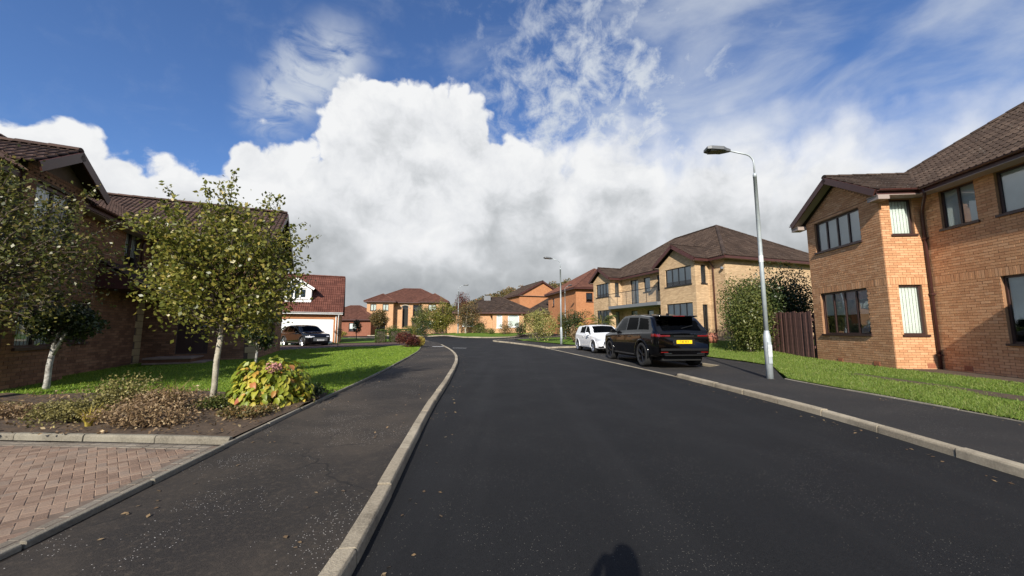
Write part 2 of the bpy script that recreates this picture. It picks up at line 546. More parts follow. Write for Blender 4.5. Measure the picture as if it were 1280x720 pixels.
class MB:
    def __init__(s):
        s.v = []
        s.f = []

    def quad(s, *pts):
        i = len(s.v)
        s.v += [tuple(p) for p in pts]
        s.f.append(tuple(range(i, i + len(pts))))
        return s

    def box(s, x0, x1, y0, y1, z0, z1):
        i = len(s.v)
        s.v += [(x0, y0, z0), (x1, y0, z0), (x1, y1, z0), (x0, y1, z0), (x0, y0, z1), (x1, y0, z1), (x1, y1, z1), (x0, y1, z1)]
        for f in ((0, 3, 2, 1), (4, 5, 6, 7), (0, 1, 5, 4), (1, 2, 6, 5), (2, 3, 7, 6), (3, 0, 4, 7)):
            s.f.append(tuple(i + k for k in f))
        return s

    def obox(s, fr, a0, a1, b0, b1, d0, d1):
        """Box in a wall frame: a along the wall, b up, d outward."""
        i = len(s.v)
        for d in (d0, d1):
            s.v += [fr(a0, b0, d), fr(a1, b0, d), fr(a1, b1, d), fr(a0, b1, d)]
        for f in ((0, 3, 2, 1), (4, 5, 6, 7), (0, 1, 5, 4), (1, 2, 6, 5), (2, 3, 7, 6), (3, 0, 4, 7)):
            s.f.append(tuple(i + k for k in f))
        return s

    def tube(s, pts, rad, n=8, cap=True):
        pts = [Vector(p) for p in pts]
        if not isinstance(rad, (list, tuple)):
            rad = [rad] * len(pts)
        base = len(s.v)
        up = None
        for k, p in enumerate(pts):
            t = (pts[min(k + 1, len(pts) - 1)] - pts[max(k - 1, 0)]).normalized()
            if up is None:
                up = t.orthogonal().normalized()
            else:
                up = (up - t * up.dot(t))
                up = up.normalized() if up.length > 1e-6 else t.orthogonal().normalized()
            w = t.cross(up)
            for j in range(n):
                a = 2 * math.pi * j / n
                s.v.append(tuple(p + (up * math.cos(a) + w * math.sin(a)) * rad[k]))
        for k in range(len(pts) - 1):
            for j in range(n):
                a, b = base + k * n + j, base + k * n + (j + 1) % n
                s.f.append((a, b, b + n, a + n))
        if cap:
            s.f.append(tuple(base + j for j in reversed(range(n))))
            e = base + (len(pts) - 1) * n
            s.f.append(tuple(e + j for j in range(n)))
        return s

    def lathe(s, prof, c=(0, 0, 0), n=24, axis='z'):
        base = len(s.v)
        for r, h in prof:
            for j in range(n):
                a = 2 * math.pi * j / n
                if axis == 'z':
                    s.v.append((c[0] + r * math.cos(a), c[1] + r * math.sin(a), c[2] + h))
                else:
                    s.v.append((c[0] + h, c[1] + r * math.cos(a), c[2] + r * math.sin(a)))
        for k in range(len(prof) - 1):
            for j in range(n):
                a, b = base + k * n + j, base + k * n + (j + 1) % n
                s.f.append((a, b, b + n, a + n))
        s.f.append(tuple(base + j for j in reversed(range(n))))
        e = base + (len(prof) - 1) * n
        s.f.append(tuple(e + j for j in range(n)))
        return s

    def mesh(s, name, m=None, smooth=False, bevel=0):
        me = bpy.data.meshes.new(name)
        me.from_pydata(s.v, [], s.f)
        if m:
            me.materials.append(m)
        if smooth:
            me.polygons.foreach_set('use_smooth', [True] * len(me.polygons))
        me.update()
        return me

    def build(s, name, m, parent=None, smooth=False, bevel=0.0, seg=1):
        o = bpy.data.objects.new(name, s.mesh(name, m, smooth))
        link(o, parent)
        if bevel:
            b = o.modifiers.new('bevel', 'BEVEL')
            b.width = bevel
            b.segments = seg
            b.limit_method = 'ANGLE'
        return o


def fast_mesh(name, verts, nper, m, parent=None, smooth=False):
    """Many separate n-gons (n = nper) from an (N*nper, 3) array."""
    verts = np.ascontiguousarray(verts, dtype=np.float32).reshape(-1, 3)
    nf = len(verts) // nper
    me = bpy.data.meshes.new(name)
    me.vertices.add(len(verts))
    me.vertices.foreach_set('co', verts.ravel())
    me.loops.add(len(verts))
    me.loops.foreach_set('vertex_index', np.arange(len(verts), dtype=np.int32))
    me.polygons.add(nf)
    me.polygons.foreach_set('loop_start', np.arange(0, len(verts), nper, dtype=np.int32))
    me.polygons.foreach_set('loop_total', np.full(nf, nper, dtype=np.int32))
    me.materials.append(m)
    me.update(calc_edges=True)
    o = bpy.data.objects.new(name, me)
    return link(o, parent)


def inpoly(x, y, poly):
    r = False
    j = len(poly) - 1
    for i in range(len(poly)):
        xi, yi = poly[i][0], poly[i][1]
        xj, yj = poly[j][0], poly[j][1]
        if (yi > y) != (yj > y) and x < (xj - xi) * (y - yi) / (yj - yi) + xi:
            r = not r
        j = i
    return r


def inpoly_np(X, Y, poly):
    r = np.zeros(len(X), bool)
    j = len(poly) - 1
    for i in range(len(poly)):
        xi, yi = poly[i]
        xj, yj = poly[j]
        if yi != yj:
            c = ((yi > Y) != (yj > Y)) & (X < (xj - xi) * (Y - yi) / (yj - yi) + xi)
            r ^= c
        j = i
    return r


def smooth_line(pts, step=.6):
    """Catmull-Rom through pts, resampled at about `step`."""
    P = [Vector((p[0], p[1])) for p in pts]
    P = [P[0] * 2 - P[1]] + P + [P[-1] * 2 - P[-2]]
    out = []
    for i in range(1, len(P) - 2):
        a, b, c, d = P[i - 1], P[i], P[i + 1], P[i + 2]
        n = max(1, int((c - b).length / step))
        for k in range(n):
            t = k / n
            out.append(.5 * ((2 * b) + (c - a) * t + (2 * a - 5 * b + 4 * c - d) * t * t + (3 * b - a - 3 * c + d) * t ** 3))
    out.append(P[-2])
    return [(p.x, p.y) for p in out]


def offset_line(pts, d):
    """Shift a polyline sideways: positive d is to the right of its run."""
    out = []
    for i, p in enumerate(pts):
        a, b = pts[max(i - 1, 0)], pts[min(i + 1, len(pts) - 1)]
        t = Vector((b[0] - a[0], b[1] - a[1])).normalized()
        out.append((p[0] + t.y * d, p[1] - t.x * d))
    return out


def sheet(name, poly, dz, m, step=2.0, kind='structure', zf=gz, parent=None):
    bm = bmesh.new()
    vs_ = [bm.verts.new((p[0], p[1], 0)) for p in poly]
    bm.faces.new(vs_)
    bmesh.ops.triangulate(bm, faces=bm.faces[:])
    xs = [p[0] for p in poly]
    ys = [p[1] for p in poly]
    for ax, lo, hi in ((0, min(xs), max(xs)), (1, min(ys), max(ys))):
        st = max(step, (hi - lo) / 60)
        k = lo + st
        while k < hi:
            co = [0, 0, 0]; no = [0, 0, 0]
            co[ax] = k; no[ax] = 1
            bmesh.ops.bisect_plane(bm, geom=bm.verts[:] + bm.edges[:] + bm.faces[:], plane_co=co, plane_no=no)
            k += st
    for v in bm.verts:
        v.co.z = zf(v.co.x, v.co.y) + dz
    bmesh.ops.recalc_face_normals(bm, faces=bm.faces[:])
    if sum(f.normal.z for f in bm.faces) < 0:
        bmesh.ops.reverse_faces(bm, faces=bm.faces[:])
    me = bpy.data.meshes.new(name)
    bm.to_mesh(me)
    bm.free()
    me.materials.append(m)
    o = bpy.data.objects.new(name, me)
    link(o, parent)
    if kind:
        o['kind'] = kind
    return o


# ------------------------------------------------------------------ road layout (metres, camera at the origin looking along +Y)
KERB_L = smooth_line([(-.86, -4), (-.87, 0), (-.91, 2.3), (-.99, 3.2), (-1.14, 4.6), (-1.37, 7), (-1.56, 9.6), (-1.97, 13.9), (-2.45, 17), (-3.09, 19.9),
                      (-4.27, 24.2), (-5.96, 29.8), (-8.6, 34.6), (-12.4, 40), (-18, 45), (-28, 49.5), (-45, 53)])
KERB_R = smooth_line([(4.72, -4), (4.72, 1), (4.75, 3.6), (4.82, 5), (4.80, 6.8), (4.47, 10.4)])
CHANNEL = smooth_line([(4.47, 10.4), (4.03, 12.84), (3.39, 16.15), (2.29, 21.8), (2.05, 22.8)])
KERB_R2 = smooth_line([(2.05, 22.8), (1.09, 25.9), (-.5, 29.8), (-1.55, 31.9), (-1.5, 33.4), (-.4, 35.6), (1.6, 38.6), (5, 43), (12, 51), (24, 64)])
KERB_F = smooth_line([(-45, 60.5), (-28, 57), (-20, 54.5), (-13.8, 50.5), (-9.4, 46.6), (-6.4, 43.3), (-4.2, 41.2), (-2.4, 40.6), (-.4, 42), (2.6, 46.6), (9, 56), (19, 68)])
EDGE_L = smooth_line([(-2.86, -4), (-2.86, 0), (-2.89, 2.28), (-2.93, 2.7), (-3.12, 4.42), (-3.33, 6.7), (-3.58, 10.1), (-4.5, 17.8), (-5.35, 22.4), (-6.45, 26.8), (-9.2, 32.5), (-13.5, 38.6), (-19, 43.4), (-28, 47.3), (-45, 51)])
BAY_BACK = [(6.75, 12.6), (6.55, 13.6), (6.0, 16.2), (4.85, 21.6), (4.35, 23.9)]
BACK_R = smooth_line([(7.15, -4), (7.1, 1), (7.02, 5.3), (6.93, 6.8), (6.73, 9.5), (7.25, 10.4), (8.3, 12.3), (8.35, 13.8), (7.9, 16.5), (6.9, 20.6), (5.6, 23.6), (3.75, 25.2), (2.6, 28), (.9, 31.5), (.2, 33.7), (1.9, 36.6), (5.6, 41.6), (13, 50), (25, 63)])
UP = .092                                       # pavement above the carriageway


def big_ground():
    xs = [-900, -300, -120, -60, -40, -30, -24, -18, -14, -10, -7, -4, 0, 4, 7.5, 9, 10.5, 12, 16, 24, 40, 80, 200, 900]
    ys = [-300, -60, -20, -5, 0, 8, 14, 16, 18, 21, 26, 32, 38, 42, 44, 47, 52, 60, 70, 80, 95, 120, 150, 200, 300, 500, 1500]
    mb = MB()
    mb.v = [(x, y, gz(x, y) - .06 if abs(x) < 300 and y < 300 else gz(max(-300, min(300, x)), min(300, y)) - .06) for y in ys for x in xs]
    n = len(xs)
    mb.f = [(j * n + i, j * n + i + 1, (j + 1) * n + i + 1, (j + 1) * n + i) for j in range(len(ys) - 1) for i in range(n - 1)]
    o = mb.build('ground', LAWN)
    o['kind'] = 'structure'


big_ground()
road_poly = KERB_L + [(-45, 60.5)] + KERB_F[1:] + [(24, 64)] + KERB_R2[::-1][1:] + CHANNEL[::-1][1:] + KERB_R[::-1][1:]
sheet('road', road_poly, 0, ROAD)
sheet('parking_bay', CHANNEL + [(3.1, 23.3)] + [(4.3, 23.75)] + BAY_BACK[::-1][1:] + [(6.75, 12.6)], .001, FOOTWAY2)
pav_l = sheet('pavement', offset_line(KERB_L, -.02) + offset_line(EDGE_L, .01)[::-1], UP - .006, FOOTWAY)
pav_r = sheet('pavement', offset_line(KERB_R, .02) + [(4.47, 10.6)] + [(6.78, 12.55)] + [(6.62, 13.6), (6.08, 16.2), (4.95, 21.6), (4.4, 23.9), (2.3, 22.9)] + offset_line(KERB_R2, .02)[1:] + BACK_R[::-1], UP - .006, FOOTWAY2)


# ------------------------------------------------------------------ kerbs
def stones(name, line, inset, width, top, bot, length, m, rnd=.006, dropped=(), chamfer=.02, limit=1e9, label=None):
    """A run of kerb or edging blocks laid along a line; each block is its own object."""
    root = bpy.data.objects.new(name, None)
    link(root)
    root['kind'] = 'structure'
    if label:
        root['label'] = label
    acc = [0.0]
    for a, b in zip(line, line[1:]):
        acc.append(acc[-1] + math.dist(a, b))

    def at(s):
        s = min(max(s, 0), acc[-1])
        i = max(0, min(len(acc) - 2, int(np.searchsorted(acc, s)) - 1))
        t = (s - acc[i]) / max(1e-6, acc[i + 1] - acc[i])
        a, b = line[i], line[i + 1]
        tg = Vector((b[0] - a[0], b[1] - a[1])).normalized()
        return Vector((a[0] + (b[0] - a[0]) * t, a[1] + (b[1] - a[1]) * t)), tg
    s = 0.0
    while s < min(acc[-1], limit) - .05:
        L = min(length, acc[-1] - s)
        if L < length * .3:
            break
        mid, _ = at(s + L / 2)
        tp = top
        for y0, y1, h in dropped:
            if y0 < mid.y < y1:
                tp = h
        sections = []
        g = .007
        ex, ez = random.uniform(-rnd, rnd), random.uniform(-rnd, rnd)
        for q in (s + g, s + L / 2, s + L - g):
            p, t = at(q)
            nrm = Vector((t.y, -t.x)) * (1 if inset > 0 else -1)
            z = gz(p.x, p.y)
            prof = [(0, bot), (0.006, tp - chamfer), (chamfer, tp), (width - .004, tp), (width, bot)]
            sections.append([(p.x + nrm.x * (d + ex), p.y + nrm.y * (d + ex), z + h + ez) for d, h in prof])
        c = Vector(sections[1][0])
        mb = MB()
        for sec in sections:
            mb.v += [tuple(Vector(v) - c) for v in sec]
        for k in range(2):
            for j in range(4):
                a = k * 5 + j
                mb.f.append((a, a + 1, a + 6, a + 5) if inset < 0 else (a, a + 5, a + 6, a + 1))
        mb.f += [(0, 1, 2, 3, 4), (14, 13, 12, 11, 10)] if inset > 0 else [(4, 3, 2, 1, 0), (10, 11, 12, 13, 14)]
        o = mb.build(name + '_stone', m, root, bevel=.004)
        o.location = c
        s += L
    return root


KERBM = piece_mat('pale_kerb_concrete', [(0, (.25, .21, .15)), (.5, (.33, .28, .20)), (1, (.41, .355, .26))], rough=.95, bump=1.0, bscale=110, grime=.7, gscale=2.2, speck=.0)
EDGEM = piece_mat('grey_edging_concrete', [(0, (.17, .15, .115)), (.5, (.21, .19, .145)), (1, (.25, .225, .175))], rough=.95, bump=.8, bscale=140, grime=.5, gscale=3)
stones('kerb', KERB_L, -1, .125, UP + .004, -.08, .915, KERBM, limit=62, dropped=((25.5, 31.5, .03),))
stones('kerb', KERB_R, 1, .125, UP + .004, -.08, .915, KERBM)
stones('kerb', KERB_R2, 1, .125, UP + .004, -.08, .915, KERBM, limit=34)
stones('kerb', KERB_F, -1, .125, UP + .02, -.08, 1.4, KERBM)
stones('kerb', [(4.5, 10.52), (6.75, 12.55)], 1, .10, UP - .02, -.08, .9, KERBM)
stones('kerb', BAY_BACK, 1, .11, UP + .004, -.08, .915, KERBM)
stones('kerb', [(2.15, 22.75), (3.1, 23.3), (4.35, 23.85)], -1, .11, UP + .004, -.08, .8, KERBM)
stones('channel_block', CHANNEL, 1, .10, .012, -.08, .915, KERBM, chamfer=.003, rnd=.001)
stones('edging', EDGE_L, -1, .05, UP + .035, -.05, .915, EDGEM, chamfer=.012, limit=50)
stones('edging', BACK_R[:int(len(BACK_R) * .18)], 1, .05, UP + .012, -.05, .915, EDGEM, chamfer=.012)
BED_FRONT = [(-3.16, 4.36), (-4.75, 4.50), (-5.5, 4.57), (-6.3, 4.64), (-7.6, 4.75), (-8.8, 4.85)]
stones('edging', BED_FRONT, 1, .07, UP + .065, -.05, .915, EDGEM, chamfer=.02)
# faint joint lines across the far footway
sheet('paint_mark', [(-4.9, 23.6), (-4.2, 23.45), (-4.22, 23.2), (-4.92, 23.35)], UP + .002, WHITE)
sheet('paint_mark', [(-3.62, 23.3), (-2.75, 23.1), (-2.77, 23.0), (-3.64, 23.2)], .006, WHITE)


# ------------------------------------------------------------------ lawns
def left_of(line, y0, y1):
    return [p for p in line if y0 <= p[1] <= y1]


lawn_l = [(-3.42, 7.1)] + offset_line(left_of(EDGE_L, 7.15, 24.6), -.06) + [(-6.5, 25.0), (-9.6, 21.9), (-11.6, 19.2), (-15, 17), (-15, 6), (-8.5, 6.9), (-6.2, 7.4), (-4.5, 7.5)]
lawn_g = lambda x, y: gz(x, y) + .12 * ss(5, 10, -x) * (1 - ss(20, 26, y))
sheet('lawn', lawn_l, UP + .02, LAWN, 1.0, zf=lawn_g)
lawn_a = BACK_R[:0] + [(7.2, -4)] + offset_line([p for p in BACK_R if p[1] < 13.6 and p[0] > 6], .07) + [(8.45, 13.8), (8.0, 16.5), (7.0, 20.6), (5.7, 23.7), (3.9, 25.4), (2.7, 28.1), (1.0, 31.6), (.4, 33.5), (2, 36.3), (6, 41), (16, 40), (26, 30), (26, -4)]
sheet('lawn', lawn_a, UP + .02, LAWN, 1.0)
lawn_d = offset_line(KERB_F, -.14) + [(30, 85), (-45, 85)]
sheet('lawn', lawn_d, UP + .03, LAWN, 2.0)
lawn_e = offset_line(left_of(EDGE_L, 30.5, 52), -.06) + [(-45, 26), (-19, 24), (-13.2, 29.2), (-8.9, 31.0)]
sheet('lawn', lawn_e, UP + .02, LAWN, 2.0)
sheet('driveway', [(-6.0, 24.6), (-6.35, 26.4), (-8.3, 30.9), (-13, 28.6), (-24, 24), (-24, 14), (-15, 17), (-11.5, 19.4), (-9.6, 21.8), (-6.5, 24.8)], UP + .012, DRIVE, zf=lawn_g)


def blades(name, poly, n, h, m, dz, zf=gz, near=None, keep=None):
    xs = [p[0] for p in poly]
    ys = [p[1] for p in poly]
    X = np.empty(0); Y = np.empty(0)
    while len(X) < n:
        k = n * 3
        x = RNG.uniform(min(xs), max(xs), k)
        y = RNG.uniform(min(ys), max(ys), k)
        ok = inpoly_np(x, y, poly)
        d = np.hypot(x, y)
        ok &= (np.abs(x) < 1.42 * y + .6)
        ok &= RNG.uniform(0, 1, k) < np.minimum(1, (7.5 / d) ** 1.6)
        if keep is not None:
            ok &= keep(x, y)
        X = np.concatenate([X, x[ok]]); Y = np.concatenate([Y, y[ok]])
    X, Y = X[:n], Y[:n]
    Z = np.array([zf(a, b) for a, b in zip(X, Y)]) + dz
    d = np.hypot(X, Y)
    w = .0035 * np.maximum(1, d / 7)
    a = RNG.uniform(0, 2 * np.pi, n)
    hh = h * RNG.uniform(.5, 1.25, n)
    lean = RNG.normal(0, .45, (n, 2)) * hh[:, None]
    V = np.empty((n, 3, 3))
    V[:, 0] = np.stack([X - np.cos(a) * w, Y - np.sin(a) * w, Z], 1)
    V[:, 1] = np.stack([X + np.cos(a) * w, Y + np.sin(a) * w, Z], 1)
    V[:, 2] = np.stack([X + lean[:, 0], Y + lean[:, 1], Z + hh], 1)
    o = fast_mesh(name, V, 3, m)
    o['kind'] = 'stuff'
    return o


tag(blades('grass', lawn_l, 130000, .042, BLADE_L, UP + .015, lawn_g), 'short bright green mown grass of the left front garden', 'grass')


def worn(x, y):     # the bare brown strip along the verge and the soil along the house wall
    s = np.abs((x - 9.1) - .30 * np.sin(y * .9)) < .36 * (y < 10.6) + .12 * np.sin(y * 3)
    return ~((s & (y < 10.4) & (RNG.uniform(0, 1, len(x)) < .95)) | ((x > 11.45) & (y < 11.6)))


tag(blades('grass', [(7.05, 4), (6.98, 6.8), (6.82, 9.4), (7.35, 10.5), (8.38, 12.3), (8.45, 13.8), (8.0, 16.5), (7.0, 20.6), (5.7, 23.7), (4.3, 25.0), (5, 28), (12, 26), (14, 16), (13.4, 8), (12, 4)],
    120000, .05, BLADE_R, UP + .015, keep=worn), 'slightly long yellow green grass of the right verge', 'grass')
sheet('soil_strip', [(11.35, 2), (11.45, 8), (11.45, 10.4), (11.3, 11.45), (13.2, 11.2), (13, 2)], UP + .028, SOIL)
sheet('soil_strip', [(8.75, 3), (8.8, 7), (8.85, 10.2), (9.3, 10.3), (9.4, 7), (9.4, 3)], UP + .024, SOIL)

# ------------------------------------------------------------------ block-paved drive
PAVER = piece_mat('red_brindle_paver', [(0, (.17, .112, .078)), (.35, (.235, .155, .108)), (.7, (.29, .205, .145)), (1, (.22, .165, .125))], rough=.92, bump=.8, bscale=160, grime=.35, gscale=1.6)
PAVER_GREY = piece_mat('grey_border_paver', [(0, (.15, .125, .095)), (.5, (.19, .16, .122)), (1, (.22, .19, .15))], rough=.92, bump=.8, bscale=160, grime=.35, gscale=1.6)
JOINT = mat('jointing_sand', (.17, .12, .085), .98, col2=(.11, .08, .058), scale=20)
DRIVE_POLY = [(-2.95, -1), (-2.96, 2.3), (-3.0, 2.8), (-3.18, 4.30), (-4.75, 4.44), (-6.3, 4.58), (-8.8, 4.79), (-8.8, -1)]
drv = sheet('driveway', DRIVE_POLY, UP - .0025, JOINT)


def paver_mesh(name, m, lx=.14, ly=.07):
    c = .004
    x, y = lx / 2 - .0012, ly / 2 - .0012
    mb = MB()
    mb.v = [(-x, -y, -.02), (x, -y, -.02), (x, y, -.02), (-x, y, -.02), (-x, -y, -.004), (x, -y, -.004), (x, y, -.004), (-x, y, -.004),
            (-x + c, -y + c, 0), (x - c, -y + c, 0), (x - c, y - c, 0), (-x + c, y - c, 0)]
    mb.f = [(0, 1, 5, 4), (1, 2, 6, 5), (2, 3, 7, 6), (3, 0, 4, 7), (4, 5, 9, 8), (5, 6, 10, 9), (6, 7, 11, 10), (7, 4, 8, 11), (8, 9, 10, 11)]
    return mb.mesh(name, m)


def lay_pavers():
    pm, pg = paver_mesh('paver', PAVER), paver_mesh('border_paver', PAVER_GREY)
    spots = []
    ang = R(47)
    ca, sa = math.cos(ang), math.sin(ang)
    inner = [(-2.95, -1), (-3.145, 2.3), (-3.185, 2.8), (-3.37, 4.15), (-4.75, 4.27), (-6.3, 4.41), (-8.8, 4.62), (-8.8, -1)]
    for i in range(-75, 75):
        for j in range(-75, 75):
            k = (i - j) % 4                      # herringbone on a 7 cm cell grid
            if k == 0:
                x, y, r = .07 * (i + 1), .07 * (j + .5), 0.0
            elif k == 2:
                x, y, r = .07 * (i + .5), .07 * j, math.pi / 2
            else:
                continue
            X, Y = ca * x - sa * y - 4.6, sa * x + ca * y + 3.2
            if inpoly(X, Y, inner) and abs(X) < 1.36 * Y + .35 and Y > 1.9:
                spots.append((X, Y, r + ang, 0))
    line = smooth_line([(-2.9, 1.2), (-2.96, 2.3), (-3.0, 2.8), (-3.19, 4.24)], .0715)
    for row in (.042, .114):
        off = offset_line(line, -row)
        for a, b in zip(off[::2], off[2::2]):
            spots.append(((a[0] + b[0]) / 2, (a[1] + b[1]) / 2, math.atan2(b[1] - a[1], b[0] - a[0]), 1))
    for row in (.042, .114):
        for k in range(41):
            X = -3.36 - .144 * k
            spots.append((X, 4.318 + (-X - 3.18) * .0893 - row, -.0891, 1))
    spots.sort(key=lambda s: s[0] ** 2 + s[1] ** 2 if s[2] is not None else 0)
    rest = {0: MB(), 1: MB()}
    for n, (X, Y, r, g) in enumerate(spots):
        z = gz(X, Y) + UP + random.uniform(-.001, .0015)
        if n < 300:
            o = bpy.data.objects.new('paver', pg if g else pm)
            link(o, drv)
            o.location = (X, Y, z)
            o.rotation_euler = (random.uniform(-.005, .005), random.uniform(-.005, .005), r)
        else:
            M = Matrix.Translation((X, Y, z)) @ Matrix.Rotation(r, 4, 'Z') @ Matrix.Rotation(random.uniform(-.005, .005), 4, 'X')
            me = pg if g else pm
            mb = rest[g]
            b = len(mb.v)
            mb.v += [tuple(M @ v.co) for v in me.vertices]
            mb.f += [tuple(b + q for q in p.vertices) for p in me.polygons]
    for g, m in ((0, PAVER), (1, PAVER_GREY)):
        if rest[g].v:
            o = rest[g].build('pavers', m, drv)
            o['kind'] = 'stuff'


lay_pavers()


# ------------------------------------------------------------------ house kit (local frame of the house Empty: y along the street, z up)
def frame(ox, oy, dx, dy, nx, ny, oz=0.0):
    return lambda a, b, d: (ox + dx * a + nx * d, oy + dy * a + ny * d, oz + b)


def wall(name, fr, w, z0, z1, ops, m, parent, thick=.11):
    """A wall face with real openings and reveals."""
    mb = MB()
    A = sorted({0, w, *[o[0] for o in ops], *[o[1] for o in ops]})
    B = sorted({z0, z1, *[o[2] for o in ops], *[o[3] for o in ops]})
    for a0, a1 in zip(A, A[1:]):
        for b0, b1 in zip(B, B[1:]):
            ca, cb = (a0 + a1) / 2, (b0 + b1) / 2
            if any(o[0] < ca < o[1] and o[2] < cb < o[3] for o in ops):
                continue
            mb.quad(fr(a0, b0, 0), fr(a1, b0, 0), fr(a1, b1, 0), fr(a0, b1, 0))
    for a0, a1, b0, b1 in [o[:4] for o in ops]:
        t = -thick
        mb.quad(fr(a0, b0, 0), fr(a0, b1, 0), fr(a0, b1, t), fr(a0, b0, t))
        mb.quad(fr(a1, b0, 0), fr(a1, b0, t), fr(a1, b1, t), fr(a1, b1, 0))
        mb.quad(fr(a0, b0, 0), fr(a0, b0, t), fr(a1, b0, t), fr(a1, b0, 0))
        mb.quad(fr(a0, b1, 0), fr(a1, b1, 0), fr(a1, b1, t), fr(a0, b1, t))
    return mb.build(name, m, parent)


def window(parent, fr, a0, a1, b0, b1, n=2, fm=None, blind='sheet', sill=True, sillm=None, bar=.05, d=-.06, name='window', transom=None, deep=.5):
    fm = fm or WINFRAME
    mb = MB()
    t = .05
    mb.obox(fr, a0, a0 + bar, b0, b1, d - t, d)
    mb.obox(fr, a1 - bar, a1, b0, b1, d - t, d)
    mb.obox(fr, a0 + bar, a1 - bar, b0, b0 + bar, d - t, d - .002)
    mb.obox(fr, a0 + bar, a1 - bar, b1 - bar, b1, d - t, d - .002)
    ws = (a1 - a0 - bar) / n
    for k in range(1, n):
        mb.obox(fr, a0 + ws * k, a0 + ws * k + bar, b0 + bar, b1 - bar, d - t, d - .001)
    if transom:
        mb.obox(fr, a0 + bar, a1 - bar, transom, transom + bar * .8, d - t, d - .003)
    o = mb.build(name, fm, parent)
    for k in range(n):
        p0, p1 = a0 + ws * k + bar, a0 + ws * (k + 1)
        g = MB().quad(fr(p0 - .005, b0 + bar - .005, d - .03), fr(p1 + .005, b0 + bar - .005, d - .03), fr(p1 + .005, b1 - bar + .005, d - .03), fr(p0 - .005, b1 - bar + .005, d - .03))
        g.build('pane', GLASS, o)
    # the room behind the glass
    rb = MB()
    e = -deep
    rb.quad(fr(a0, b0, e), fr(a1, b0, e), fr(a1, b1, e), fr(a0, b1, e))
    rb.quad(fr(a0, b0, d - t), fr(a0, b0, e), fr(a0, b1, e), fr(a0, b1, d - t))
    rb.quad(fr(a1, b0, d - t), fr(a1, b1, d - t), fr(a1, b1, e), fr(a1, b0, e))
    rb.quad(fr(a0, b0, d - t), fr(a1, b0, d - t), fr(a1, b0, e), fr(a0, b0, e))
    rb.quad(fr(a0, b1, d - t), fr(a0, b1, e), fr(a1, b1, e), fr(a1, b1, d - t))
    rb.build('room', ROOM, o)
    if blind:
        cb = MB()
        dd = d - t - .008
        k = max(4, int((a1 - a0) / .09))
        zz = b0 if blind == 'sheet' else b0 + (b1 - b0) * blind
        for i in range(k):
            x0, x1 = a0 + (a1 - a0) * i / k, a0 + (a1 - a0) * (i + 1.0) / k
            cb.quad(fr(x0, zz, dd), fr(x1, zz, dd - .012), fr(x1, b1, dd - .012), fr(x0, b1, dd))
        cb.build('blind', CURTAIN, o)
    if sill:
        MB().obox(fr, a0 - .05, a1 + .05, b0 - .055, b0 + .002, d, .055).build('sill', sillm or fm, o)
    return o


def brick_list(w, z0, z1, ops, course=.075, L=.225, soldier=(), off=0.0):
    """Bricks of a stretcher-bond wall as (a0, a1, b0, b1)."""
    out = []
    row = 0
    b = z0
    while b < z1 - .02:
        band = next((s for s in soldier if abs(b - s) < course * .5), None)
        hgt, step = (.225, .075) if band is not None else (course, L)
        top = min(b + hgt, z1)
        cuts = [(0.0, w)]
        for o in ops:
            if o[2] < top - .012 and o[3] > b + .012:
                nc = []
                for c0, c1 in cuts:
                    if o[1] <= c0 or o[0] >= c1:
                        nc.append((c0, c1))
                    else:
                        if o[0] > c0:
                            nc.append((c0, o[0]))
                        if o[1] < c1:
                            nc.append((o[1], c1))
                cuts = nc
        for c0, c1 in cuts:
            k = math.floor((c0 - off) / step) - 1
            while True:
                x0 = k * step + off + (step * .5 if (row % 2 and band is None) else 0)
                x1 = x0 + step
                k += 1
                if x0 > c1:
                    break
                p0, p1 = max(x0, c0), min(x1, c1)
                if p1 - p0 > .035:
                    out.append((p0 + .005, p1 - .005, b + .005, top - .005))
        b = top
        row += 1
    return out


def lay_bricks(fr, bricks, m, parent, limit, view=None, name='brick', proud=.009, toward=None):
    """The `limit` bricks that show largest (toward() gives the order) are objects; the others are one mesh."""
    ident = {}
    bricks = sorted(bricks, key=toward) if toward else bricks
    rest = MB()
    for n, (a0, a1, b0, b1) in enumerate(bricks):
        dd = proud + random.uniform(-.002, .002)
        if n < limit:
            key = round(a1 - a0, 3), round(b1 - b0, 3)
            if key not in ident:
                mb = MB()
                o0 = Vector(fr(0, 0, 0))
                ident[key] = MB().obox(lambda a, b, d: tuple(Vector(fr(a, b, d)) - o0), 0, a1 - a0, 0, b1 - b0, -.012, proud).mesh('brick', m)
            o = bpy.data.objects.new(name, ident[key])
            link(o, parent)
            o.location = fr(a0, b0, dd - proud)
        else:
            i = len(rest.v)
            for d in (-.004, dd):
                rest.v += [fr(a0, b0, d), fr(a1, b0, d), fr(a1, b1, d), fr(a0, b1, d)]
            for f in ((4, 5, 6, 7), (0, 1, 5, 4), (1, 2, 6, 5), (2, 3, 7, 6), (3, 0, 4, 7)):
                rest.f.append(tuple(i + k for k in f))
    return rest


